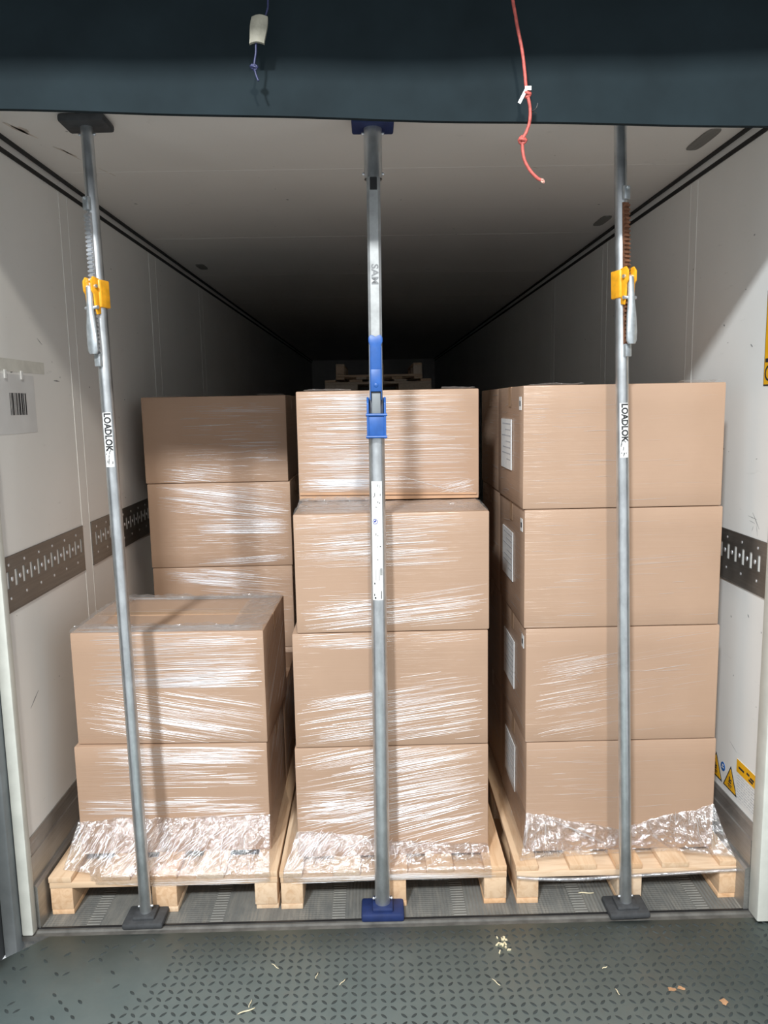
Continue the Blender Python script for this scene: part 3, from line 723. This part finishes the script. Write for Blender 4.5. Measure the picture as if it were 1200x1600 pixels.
# far load that carries two spare pallets
pallet(-0.35, 4.75, 'pallet under the far cartons, hidden deep in the dark trailer')
for L_, nm in ((0, 'lowest'), (1, 'second'), (2, 'third'), (3, 'uppermost')):
    carton(0.05, 4.80, L_, 'carton deep in the dark trailer under the spare pallets, %s of four' % nm, 'cartons deep in the trailer', H=0.4255)
pallet(-0.436, 4.70, 'lower of the two spare pallets lying far back in the dark', z0=1.8465, mat='woodbright', group='spare pallets far back', width=0.99,
       runners=((0.0, 0.245), (0.555, 0.80)))
pallet(-0.330, 4.69, 'upper spare pallet far back in the dark, turned upside down', z0=1.991, flip=True, mat='woodbright', group='spare pallets far back')

# ------------------------------------------------------------------ stretch film skirts over the pallets
def crumple(p, k, ani=False):
    if ani: q = Vector(((p.x*0.72+p.z*0.70)*0.32, (p.z*0.72-p.x*0.70)*1.25, p.y*0.8))*k
    else: q = Vector((p.x*1.0+p.z*0.6, p.y, p.z*1.0-p.x*0.35))*k
    return 1-abs(mnoise.noise(q))*2.2
def skirt(path_top, path_bot, label, seed, nt=40, sub=95, ropes=(), name='stretch_film', mat='film', ani=False, drop=0.0):
    """loft between two 3-D polylines with the same number of points"""
    rg = random.Random(seed)
    top, bot = [], []
    for i in range(len(path_top)-1):
        a0, a1 = Vector(path_top[i]), Vector(path_top[i+1]); b0, b1 = Vector(path_bot[i]), Vector(path_bot[i+1])
        n = max(3, int(sub*(b1-b0).length/0.4))
        for k2 in range(n): t = k2/n; top.append(a0.lerp(a1, t)); bot.append(b0.lerp(b1, t))
    top.append(Vector(path_top[-1])); bot.append(Vector(path_bot[-1]))
    b = bmesh.new(); grid = []
    ph = [rg.uniform(0, 6.3) for _ in range(8)]
    for i, (p, q) in enumerate(zip(top, bot)):
        row = []
        out = Vector((0, -1, 0))
        for j in range(nt+1):
            t = j/nt; v = p.lerp(q, t)
            am = math.sin(PI*t)
            p9 = v+Vector((seed*3.1, 0, 0)); d = 0.0075*crumple(p9, 16, ani)+0.0050*crumple(p9, 37, ani)+0.0020*crumple(p9, 85, ani)
            v = v + Vector((0, -1, 0.45))*d*am**0.5 + Vector((0, 0, -0.014))*am + Vector((0, 0, 0.012*mnoise.noise(Vector((p.x*9, p.y*9, seed))) + 0.006*mnoise.noise(Vector((p.x*40, p.y*40, seed)))))*(1-t)
            row.append(b.verts.new(v))
        if drop > 0:
            f = 1.0 if q.y < -0.02 else 0.0
            for j in range(1, 11):
                t = j/10; v = q + Vector((0, -0.004*f-0.002*f*crumple(q+Vector((0, 0, t*drop+seed)), 40, True), -drop*f*t*(1+0.18*mnoise.noise(Vector((q.x*8, seed, 0))))))
                row.append(b.verts.new(v))
        grid.append(row)
    for r0, r1 in zip(grid, grid[1:]):
        for j in range(len(r0)-1): b.faces.new((r0[j], r0[j+1], r1[j+1], r1[j]))
    for pts, rad in ropes: tube(b, smooth_path(pts, 8), rad, 8)
    o = link(name, b, MAT[mat], None, 0)
    o.data.polygons.foreach_set('use_smooth', [True]*len(o.data.polygons))
    return tag(o, label, 'stretch film', 'clear film skirts between cartons and pallets'), top, bot
def fan(o, specs, seed):
    """gathered folds running over the skirt, a part of the film"""
    rg = random.Random(seed); b = bmesh.new()
    for (p0, p1, q0, q1, n, wm) in specs:
        for i in range(n):
            t = rg.random(); a = Vector(p0).lerp(Vector(p1), t); c_ = Vector(q0).lerp(Vector(q1), min(1, max(0, t+rg.gauss(0, 0.12))))
            s0 = rg.uniform(0, 0.75); s1 = min(1.0, s0+rg.choice((0.12, 0.2, 0.3, 0.5)))
            a, c_ = a.lerp(c_, s0), a.lerp(c_, s1)
            nn = Vector((0, -0.75, 0.65)).normalized(); pts = []
            for k2 in range(7):
                u = k2/6; pts.append(a.lerp(c_, u)+Vector((rg.gauss(0, .0012), -0.006, 0.003+rg.gauss(0, .0012))))
            wd = wm*0.00055*rg.choice((0.4, 0.5, 0.7, 1.2)); ridge(b, pts, nn, wd, wd*0.8)
    tag(link('fold', b, MAT['crease'], o), 'bright gathered film folds')
# left pallet
o, *_ = skirt([(-1.104, 0.55, 0.27), (-1.104, 0.102, 0.275), (-0.95, 0.100, 0.288), (-0.70, 0.099, 0.282), (-0.403, 0.100, 0.288), (-0.400, 0.50, 0.25)],
              [(-1.150, 0.50, 0.150), (-1.130, 0.005, 0.150), (-0.98, -0.030, 0.149), (-0.70, -0.035, 0.149), (-0.392, -0.035, 0.149), (-0.376, 0.45, 0.150)],
              'crumpled clear film skirt around the foot of the low left stack', 1, ani=True, drop=0.036)
fan(o, [((-1.09, 0.095, 0.28), (-0.95, 0.095, 0.285), (-1.13, 0.02, 0.155), (-1.05, -0.02, 0.15), 34, 2.2),
        ((-0.98, 0.095, 0.285), (-0.42, 0.095, 0.285), (-1.06, -0.02, 0.155), (-0.62, -0.03, 0.152), 190, 2.3),
        ((-0.70, 0.09, 0.27), (-0.42, 0.09, 0.27), (-0.86, -0.01, 0.15), (-0.42, -0.03, 0.12), 60, 1.8),
        ((-1.0, -0.037, 0.118), (-1.0, -0.037, 0.104), (-0.40, -0.037, 0.126), (-0.40, -0.037, 0.108), 26, 1.5)], 11)
# centre pallet
o, *_ = skirt([(-0.303, 0.50, 0.24), (-0.303, 0.046, 0.25), (-0.10, 0.045, 0.235), (0.15, 0.045, 0.19), (0.386, 0.046, 0.185)],
              [(-0.345, 0.45, 0.150), (-0.345, -0.036, 0.149), (-0.10, -0.037, 0.149), (0.15, -0.037, 0.149), (0.386, -0.037, 0.149)],
              'clear film skirt pulled over the front of the centre pallet', 2, ani=True, drop=0.042)
fan(o, [((-0.30, 0.04, 0.26), (-0.16, 0.04, 0.26), (-0.345, -0.03, 0.152), (-0.31, -0.035, 0.14), 50, 2.2),
        ((-0.25, 0.04, 0.25), (0.36, 0.04, 0.20), (-0.33, -0.02, 0.155), (0.25, -0.03, 0.152), 110, 2.2),
        ((-0.33, -0.039, 0.126), (-0.33, -0.039, 0.104), (0.40, -0.039, 0.130), (0.40, -0.039, 0.106), 46, 1.6)], 12)
# right pallet
o, *_ = skirt([(0.522, 0.50, 0.27), (0.522, 0.045, 0.30), (0.66, 0.045, 0.27), (0.86, 0.045, 0.225), (1.05, 0.045, 0.28), (1.200, 0.045, 0.31), (1.205, 0.50, 0.28)],
              [(0.490, 0.45, 0.150), (0.492, -0.010, 0.149), (0.66, 0.012, 0.147), (0.86, 0.022, 0.147), (1.05, 0.028, 0.147), (1.250, -0.028, 0.150), (1.262, 0.45, 0.150)],
              'loose clear film skirt at the foot of the right stack', 3,
              ropes=(([(0.475, -0.045, 0.108), (0.56, -0.043, 0.098), (0.70, -0.043, 0.094), (0.87, -0.043, 0.101), (1.05, -0.043, 0.107), (1.26, -0.045, 0.116)], 0.007),))
fan(o, [((0.53, 0.04, 0.30), (0.62, 0.04, 0.28), (0.50, 0.0, 0.16), (0.66, 0.0, 0.15), 44, 2.0),
        ((0.56, 0.04, 0.30), (0.60, 0.04, 0.28), (0.80, 0.03, 0.19), (0.82, 0.03, 0.17), 22, 2.0),
        ((1.03, 0.04, 0.29), (1.19, 0.04, 0.32), (1.05, 0.02, 0.20), (1.24, -0.02, 0.155), 50, 2.0),
        ((0.90, 0.04, 0.24), (1.05, 0.04, 0.28), (0.94, 0.02, 0.2), (1.12, 0.01, 0.18), 26, 1.8),
        ((0.62, 0.03, 0.18), (0.84, 0.03, 0.2), (0.56, 0.01, 0.155), (0.80, 0.01, 0.155), 26, 1.8)], 13)

# ------------------------------------------------------------------ load bars
def aim(root, p0, p1):
    d = (Vector(p1)-Vector(p0)).normalized()
    root.rotation_mode = 'QUATERNION'; root.rotation_quaternion = Vector((0, 0, 1)).rotation_difference(d); root.location = p0
def cyl_fn(R, a0):
    """maps label coords (u across, v up) onto a tube of radius R, a0 = facing angle from -y"""
    return lambda u, v: Vector((R*math.sin(a0+u/R), -R*math.cos(a0+u/R), v))
def wrap_label(root, R, a0, hw, z0, z1, name='sticker'):
    b = bmesh.new(); f = cyl_fn(R, a0); n = 8
    V = [[b.verts.new(f(-hw+2*hw*i/n, z)) for i in range(n+1)] for z in (z0, z1)]
    for i in range(n): b.faces.new((V[0][i], V[0][i+1], V[1][i+1], V[1][i]))
    return link(name, b, MAT['sticker'], root, 0)
def ratchet_bar(label, p0, p1, ra, rust, writing):
    root = tag(empty('load_bar'), label, 'load bar', 'spring-loaded load bars between floor and ceiling'); aim(root, p0, p1)
    L = (Vector(p1)-Vector(p0)).length; R = 0.0205
    b = bmesh.new(); box(b, -0.070, 0.070, -0.055, 0.055, 0.0, 0.022, 0.008); box(b, -0.038, 0.038, -0.036, 0.036, 0.02, 0.034, 0.006); link('foot_pad', b, MAT['rubber'], root, 0.6)
    b = bmesh.new(); box(b, -0.070, 0.070, -0.055, 0.055, L-0.024, L, 0.008); link('head_pad', b, MAT['rubber'], root, 0.6)
    b = bmesh.new(); lathe(b, [(R, 0.026), (R, 2.10)], 24); link('outer_tube', b, MAT['tube'], root, 0.6)
    b = bmesh.new(); lathe(b, [(R*0.93, 2.10), (R*0.93, L-0.022)], 24); link('inner_tube', b, MAT['tube'], root, 0.6)
    for z in (0.052, L-0.045):
        for s in (-1, 1):
            b = bmesh.new(); ball(b, (s*(R+0.002), 0.0, z), 0.0055, sub=1); link('bolt', b, MAT['rack'], root, 0.8)
    # toothed rack, clamp and lever are built facing -y, then turned about the tube
    T = Matrix.Rotation(ra, 4, 'Z')
    def tl(name, bm, mat, sm=0.6, par=root):
        bmesh.ops.transform(bm, matrix=T, verts=bm.verts); return link(name, bm, mat, par, sm)
    b = bmesh.new(); z = 1.945; yb_, yf_ = -R+0.002, -R-0.010
    prof = [(yb_, 1.935)]
    while z < 2.365: prof += [(yf_, z), (yf_, z+0.006), (yf_+0.006, z+0.0065), (yf_+0.006, z+0.0125)]; z += 0.0128
    prof += [(yb_, z)]
    prism(b, prof, 'x', -0.0105, 0.0105); tl('toothed_rack', b, MAT['rust'] if rust else MAT['rack'], None)
    b = bmesh.new(); box(b, -0.0115, 0.0115, yf_-0.002, yb_, 1.897, 1.937, 0.003); tl('rack_end', b, MAT['lever'])
    b = bmesh.new(); box(b, -0.0115, 0.0115, yf_-0.001, yb_, 2.375, 2.416, 0.003); ball(b, (0, yf_-0.001, 2.410), 0.006, sub=1); tl('rack_end', b, MAT['lever'])
    b = bmesh.new()
    # yellow clamp: collar round the tube and two cheeks
    prism(b, [(-0.0235, 0.0225), (0.0235, 0.0225), (0.0240, -0.017), (0.019, -0.022), (-0.019, -0.022), (-0.0240, -0.017)], 'z', 2.080, 2.165, 0.003)
    for s in (-1, 1):
        prism(b, [(-0.016, 2.060), (-0.016, 2.168), (-0.040, 2.172), (-0.050, 2.158), (-0.049, 2.128), (-0.041, 2.118), (-0.039, 2.085), (-0.032, 2.056)], 'x', min(s*0.0125, s*0.0185), max(s*0.0125, s*0.0185), 0.0015)
    cl = tl('clamp', b, MAT['yellow'])
    for zz in (2.142, 2.078):
        b = bmesh.new(); t = bmesh.new(); bmesh.ops.create_cone(t, cap_ends=True, segments=10, radius1=0.0055, radius2=0.0055, depth=0.050)
        bmesh.ops.transform(t, matrix=Matrix.Translation((0, -0.036, zz)) @ Matrix.Rotation(PI/2, 4, 'Y'), verts=t.verts); merge(b, t)
        tl('pin', b, MAT['rack'], 0.6, cl)
    # lever: narrow at the pivot, widening to a rounded spoon
    b = bmesh.new(); out = []
    prof = [(2.140, 0.009), (2.09, 0.0095), (2.06, 0.011), (2.02, 0.0155), (1.97, 0.0175), (1.945, 0.0165), (1.935, 0.011)]
    rows = []
    for z, hw in prof:
        hw *= 1.12; yy = -0.044 - 0.004*math.sin((2.14-z)*12)
        rows.append([b.verts.new((-hw, yy, z)), b.verts.new((-hw*0.5, yy-0.006, z)), b.verts.new((hw*0.5, yy-0.006, z)), b.verts.new((hw, yy, z)), b.verts.new((hw, yy+0.006, z)), b.verts.new((-hw, yy+0.006, z))])
    for r0, r1 in zip(rows, rows[1:]):
        for i in range(6): b.faces.new((r0[i], r0[(i+1) % 6], r1[(i+1) % 6], r1[i]))
    b.faces.new(rows[0][::-1]); b.faces.new(rows[-1]); bmesh.ops.recalc_face_normals(b, faces=b.faces[:])
    tl('lever', b, MAT['lever'], 0.9)
    st = tag(wrap_label(root, R+0.0006, 0.0, 0.0145, 1.578, 1.752), 'white sticker with black handwritten style letters')
    b = bmesh.new(); f = cyl_fn(R+0.0012, 0.0)
    text_on(b, writing, 0.030, lambda u, v: f(0.001+v, 1.690-u*1.0), 0.86, 0.0011)
    rg = random.Random(len(label))
    for i in range(9):
        uu, vv = rg.uniform(-0.012, 0.010), rg.uniform(1.582, 1.63); l2 = rg.uniform(0.004, 0.012)
        V = [b.verts.new(f(uu, vv)), b.verts.new(f(uu+0.0022, vv)), b.verts.new(f(uu+0.0034, vv+l2)), b.verts.new(f(uu+0.0012, vv+l2))]; b.faces.new(V)
    link('lettering', b, MAT['ink'], st)
    return root
ratchet_bar('silver load bar at the left with yellow clamp and clean toothed rack', (-0.821, -0.068, 0.0), (-0.866, 0.0, 2.650), -0.42, False, 'LOADLOK')
ratchet_bar('silver load bar at the right with yellow clamp and rusty brown rack', (0.848, -0.082, 0.0), (0.781, -0.030, 2.650), 0.42, True, 'LOADLOK')

def centre_bar(p0, p1):
    root = tag(empty('load_bar'), 'silver load bar in the middle with bright blue lever and blue foot pad', 'load bar', 'spring-loaded load bars between floor and ceiling'); aim(root, p0, p1)
    L = (Vector(p1)-Vector(p0)).length; R = 0.0262
    b = bmesh.new(); box(b, -0.074, 0.074, -0.050, 0.050, 0.0, 0.030, 0.008); box(b, -0.036, 0.036, -0.040, 0.040, 0.028, 0.044, 0.006); link('foot_pad', b, MAT['navy'], root, 0.6)
    b = bmesh.new(); box(b, -0.066, 0.066, -0.050, 0.050, L-0.034, L, 0.006); link('head_pad', b, MAT['navy'], root, 0.6)
    b = bmesh.new(); lathe(b, [(R, 0.034), (R, 1.66)], 28); link('outer_tube', b, MAT['tube'], root, 0.6)
    # square bar with chamfered corners
    a, c_ = 0.0215, 0.0135
    b = bmesh.new(); prism(b, [(-a, -c_), (-c_, -a), (c_, -a), (a, -c_), (a, c_), (c_, a), (-c_, a), (-a, c_)], 'z', 1.62, 2.475)
    link('square_bar', b, MAT['bar'], root, 0.3)
    b = bmesh.new(); lathe(b, [(0.0285, 2.466), (0.0285, L-0.032)], 28); link('head_sleeve', b, MAT['tube'], root, 0.6)
    for z in (0.058, 2.482, L-0.048):
        for s in (-1, 1):
            b = bmesh.new(); ball(b, (s*0.031, 0, z), 0.006, sub=1); link('bolt', b, MAT['rack'], root, 0.8)
    b = bmesh.new(); box(b, -0.011, 0.011, -a-0.003, -a+0.004, 2.428, 2.472, 0.001); link('plastic_insert', b, MAT['black'], root)
    b = bmesh.new(); text_on(b, 'SAM', 0.034, lambda u, v: Vector((v*0.9, -a-0.0006, 2.170-u)), 1.0, 0.0008)
    tag(link('lettering', b, MAT['stamp'], root), 'letters stamped down the square bar')
    # blue clamp housing: back plate, two cheeks, front block
    b = bmesh.new()
    for s in (-1, 1):
        prism(b, [(0.022, 1.652), (0.022, 1.785), (-0.030, 1.785), (-0.046, 1.765), (-0.048, 1.652)], 'x', min(s*0.024, s*0.031), max(s*0.024, s*0.031), 0.0015)
    box(b, -0.025, 0.025, -0.044, -0.024, 1.660, 1.727, 0.002)
    box(b, -0.025, 0.025, 0.016, 0.023, 1.652, 1.785, 0.001)
    cl = link('clamp', b, MAT['blue'], root, 0.6)
    for zz, yy in ((1.658, -0.046), (1.728, -0.046)):
        b = bmesh.new(); t = bmesh.new(); bmesh.ops.create_cone(t, cap_ends=True, segments=10, radius1=0.0045, radius2=0.0045, depth=0.068)
        bmesh.ops.transform(t, matrix=Matrix.Translation((0, yy, zz)) @ Matrix.Rotation(PI/2, 4, 'Y'), verts=t.verts); merge(b, t)
        link('pin', b, MAT['blue'], cl, 0.6)
    b = bmesh.new(); box(b, -0.014, 0.014, -0.036, -0.022, 1.725, 1.800, 0.002); link('locking_tongue', b, MAT['dockgrey'], root, 0.6)
    # blue lever with a flared bone-shaped tip
    o2 = [(-0.0165, 1.802), (0.0165, 1.802), (0.0165, 1.94), (0.0185, 1.950), (0.0225, 1.958), (0.0225, 1.972), (0.016, 1.980), (0.007, 1.978), (0, 1.974), (-0.007, 1.978), (-0.016, 1.980), (-0.0225, 1.972), (-0.0225, 1.958), (-0.0185, 1.950), (-0.0165, 1.94)]
    b = bmesh.new(); prism(b, o2, 'y', -0.042, -0.030, 0.002)
    box(b, -0.0165, 0.0165, -0.046, -0.040, 1.802, 1.872, 0.002)
    ball(b, (0, -0.046, 1.822), 0.008, 1, 0.35, 1)
    for s in (-1, 1): box(b, min(s*0.0165, s*0.019), max(s*0.0165, s*0.019), -0.044, -0.020, 1.775, 1.945, 0.001)
    link('lever', b, MAT['blue'], root, 0.6)
    st = tag(wrap_label(root, R+0.0006, -0.10, 0.0185, 1.120, 1.514), 'long white sticker with small worn print')
    f = cyl_fn(R+0.0011, -0.10); b = bmesh.new()
    def q(u0, u1, v0, v1): b.faces.new([b.verts.new(f(u0, v0)), b.verts.new(f(u1, v0)), b.verts.new(f(u1, v1)), b.verts.new(f(u0, v1))])
    for u, v, ww, hh in ((0.002, 1.500, .002, .008), (0.008, 1.498, .0015, .009), (-0.006, 1.470, .002, .012), (-0.010, 1.463, .004, .002), (0.012, 1.470, .002, .007), (0.004, 1.446, .002, .006), (0.009, 1.443, .004, .003), (-0.002, 1.430, .004, .003),
                         (0.006, 1.298, .014, .0025), (0.010, 1.300, .003, .004), (0.001, 1.256, .003, .004), (-0.004, 1.340, .002, .008), (0.003, 1.336, .003, .003), (-0.010, 1.176, .004, .006), (-0.011, 1.138, .003, .008), (-0.008, 1.128, .006, .006), (0.002, 1.270, .02, .0008),
                         (-0.0055, 1.205, .0008, .036), (0.0045, 1.205, .0012, .036), (0.0095, 1.215, .0010, .024), (0.0125, 1.215, .0018, .024), (0.0155, 1.215, .0012, .024), (0.010, 1.138, .001, .026), (0.013, 1.138, .002, .026)):
        q(u-ww/2, u+ww/2, v-hh/2, v+hh/2)
    link('print', b, MAT['ink'], st)
    b = bmesh.new(); n = 20
    for i in range(n):
        a0, a1 = 2*PI*i/n, 2*PI*(i+1)/n
        b.faces.new([b.verts.new(f(-0.006+r_*math.cos(aa), 1.382+r_*1.05*math.sin(aa))) for r_, aa in ((0.0068, a0), (0.0086, a0), (0.0086, a1), (0.0068, a1))])
    b.faces.new([b.verts.new(f(-0.006+uu, 1.382+vv)) for uu, vv in ((-0.005, 0.001), (0.003, 0.006), (0.005, 0.002), (-0.002, -0.004))])
    link('emblem', b, MAT['bluei'], st)
centre_bar((0.001, -0.068, 0.0), (0.019, 0.020, 2.650))

# ------------------------------------------------------------------ cords hanging in front of the curtain
def cord(label, pts, rad, mat, knots, name='hanging_cord'):
    b = bmesh.new(); tube(b, smooth_path(pts, 8), rad, 8)
    root = tag(link(name, b, MAT[mat], None, 0), label, 'cord')
    for p, r_ in knots:
        b = bmesh.new(); p = Vector(p)
        ring = [p + Vector((math.cos(t*PI/5)*r_, math.sin(t*PI/5)*r_*0.7, 0.25*r_*math.sin(t*PI/2.5))) for t in range(11)]
        tube(b, ring, rad*1.05, 6)
        ring = [p + Vector((math.cos(t*PI/5)*r_*0.8, 0.3*r_*math.sin(t*PI/2.5), math.sin(t*PI/5)*r_*0.9)) for t in range(11)]
        tube(b, ring, rad*1.05, 6)
        link('knot', b, MAT[mat], root, 0)
    return root
yk = -0.46
r = cord('red knotted cord hanging in front of the dark curtain', [(0.372, yk, 3.00), (0.368, yk, 2.80), (0.380, yk, 2.71), (0.395, yk, 2.640), (0.402, yk, 2.590), (0.407, yk, 2.545), (0.416, yk, 2.505), (0.416, yk, 2.470), (0.408, yk, 2.445), (0.398, yk, 2.422), (0.402, yk, 2.380), (0.418, yk, 2.350), (0.436, yk, 2.332), (0.446, yk, 2.326)], 0.0042, 'red', (((0.409, yk, 2.535), 0.008), ((0.398, yk, 2.424), 0.009)))
b = bmesh.new(); rg = random.Random(2)
for i in range(12): tube(b, [(0.443, yk, 2.328), (0.448+rg.uniform(-.004, .008), yk+rg.uniform(-.006, .006), 2.325+rg.uniform(-.006, .007))], 0.0016, 5)
link('frayed_end', b, MAT['pinkend'], r)
b = bmesh.new(); box(b, -0.004, 0.004, -0.0008, 0.0008, -0.022, 0.022, 0, Matrix.Translation((0.398, yk-0.006, 2.530)) @ Matrix.Rotation(0.5, 4, 'Y')); box(b, -0.008, 0.008, -0.001, 0.001, -0.005, 0.005, 0, Matrix.Translation((0.410, yk-0.007, 2.546)))
link('plastic_tag', b, MAT['tagwhite'], r)
b = bmesh.new(); tube(b, smooth_path([(0.414, yk, 2.497), (0.424, yk-0.002, 2.494), (0.433, yk, 2.502), (0.436, yk, 2.512)], 5), 0.0016, 6); tube(b, [(0.418, yk, 2.495), (0.434, yk, 2.488)], 0.0014, 6)
tag(link('twist_tie', b, MAT['black'], r), 'black wire tie')
r = cord('thin navy cord with a taped tag hanging in front of the curtain', [(-0.232, yk, 3.00), (-0.238, yk, 2.78), (-0.243, yk, 2.735), (-0.262, yk, 2.70), (-0.272, yk, 2.665), (-0.274, yk, 2.64), (-0.279, yk, 2.612), (-0.276, yk, 2.590), (-0.270, yk, 2.574)], 0.0026, 'navycord', (((-0.278, yk, 2.606), 0.007), ((-0.283, yk, 2.608), 0.005)))
b = bmesh.new(); grid = []
for j in range(7):
    t = j/6; hw = 0.020+0.0015*math.sin(t*5); cx = -0.2605-0.010*t; z = 2.722-0.062*t
    grid.append([b.verts.new((cx-hw+2*hw*i/6, yk-0.005-0.005*math.sin(PI*i/6), z+0.003*math.sin(PI*i/6))) for i in range(7)])
bk2 = [[b.verts.new(v.co+Vector((0, 0.010, 0))) for v in r_] for r_ in grid]
for g, fl in ((grid, 0), (bk2, 1)):
    for j in range(6):
        for i in range(6): 
            f4 = (g[j][i], g[j][i+1], g[j+1][i+1], g[j+1][i]); b.faces.new(f4[::-1] if fl else f4)
for j in range(6):
    for i in (0, 6): b.faces.new((grid[j][i], grid[j+1][i], bk2[j+1][i], bk2[j][i]))
for i in range(6):
    for j in (0, 6): b.faces.new((grid[j][i], bk2[j][i], bk2[j][i+1], grid[j][i+1]))
bmesh.ops.recalc_face_normals(b, faces=b.faces[:])
tag(link('tape_tag', b, MAT['tag'], r, 0.8), 'beige strip of tape folded round the cord')

# ------------------------------------------------------------------ bits on the plate
def straw(x, y, L, a, label, z=-0.002, w_=0.0016, mat='straw'):
    b = bmesh.new(); n = 6
    pts = [(-L/2+L*i/n, 0.0014*math.sin(i*0.9), 0.0028+0.0008*math.sin(i*1.3)) for i in range(n+1)]
    tube(b, pts, [w_*(0.5+0.5*math.sin(PI*(i+0.5)/(n+1))) for i in range(n+1)], 5)
    o = tag(link('straw_piece', b, MAT[mat], None, 0), label, 'straw', 'loose straw on the dock plate'); o.location = (x, y, z); o.rotation_euler = (0, 0, a)
straw(-0.407, -0.490, 0.052, 0.45, 'longest straw near the bottom edge of the dock plate, left of centre', w_=0.0022)
straw(-0.400, -0.462, 0.030, 1.5, 'short straw just behind the longest straw on the dock plate')
straw(-0.344, -0.310, 0.034, -0.7, 'pale straw on the dock plate in front of the gap between left and centre pallets')
straw(-0.209, -0.356, 0.024, 1.4, 'small upright-looking straw on the plate, left of the centre foot pad')
straw(-0.128, -0.386, 0.028, 1.0, 'slanted straw on the plate below the blue foot pad')
straw(0.344, -0.404, 0.036, -0.9, 'tan straw lying on the plate below the small heap of chips')
straw(0.693, -0.355, 0.020, 0.5, 'tiny bright straw on the plate in front of the right bar')
straw(0.701, -0.456, 0.026, -1.3, 'thin straw near the lower right of the dock plate')
straw(0.735, 0.010, 0.055, -0.04, 'long white splinter on the trailer floor beside the right bar foot', z=0.0015, w_=0.0022)
def chip(pts, label, mat, name, z, cat):
    b = bmesh.new(); 
    for (x, y, L, W, a, h) in pts:
        q = [0.55+0.6*((t*7+int(x*1000)) % 5)/4 for t in range(9)]; out = [(x+q[t]*L*math.cos(t*2*PI/9)*math.cos(a)-q[t]*W*math.sin(t*2*PI/9)*math.sin(a), y+q[t]*L*math.cos(t*2*PI/9)*math.sin(a)+q[t]*W*math.sin(t*2*PI/9)*math.cos(a)) for t in range(9)]
        prism(b, out, 'z', z, z+h)
    tag(link(name, b, MAT[mat]), label, cat)
_r = random.Random(7)
chip([(0.396+_r.gauss(0, .010), -0.220+_r.gauss(0, .020), _r.uniform(.004, .011), _r.uniform(.0015, .004), _r.uniform(0, 3.1), _r.uniform(.002, .005)) for _ in range(16)], 'small heap of pale wood chips at the sill in front of the centre pallet', 'straw', 'wood_chips', -0.004, 'wood chips')
chip([(0.868, -0.448, 0.013, 0.009, 0.2, 0.0015), (0.898, -0.444, 0.012, 0.008, -0.2, 0.0015)], 'brown torn leaf scrap at the lower right of the dock plate', 'leaf', 'leaf_scrap', -0.0035, 'leaf')
chip([(1.002, -0.502, 0.013, 0.013, 0.5, 0.0015)], 'single brown leaf scrap nearest the bottom right corner', 'leaf', 'leaf_scrap', -0.0035, 'leaf')
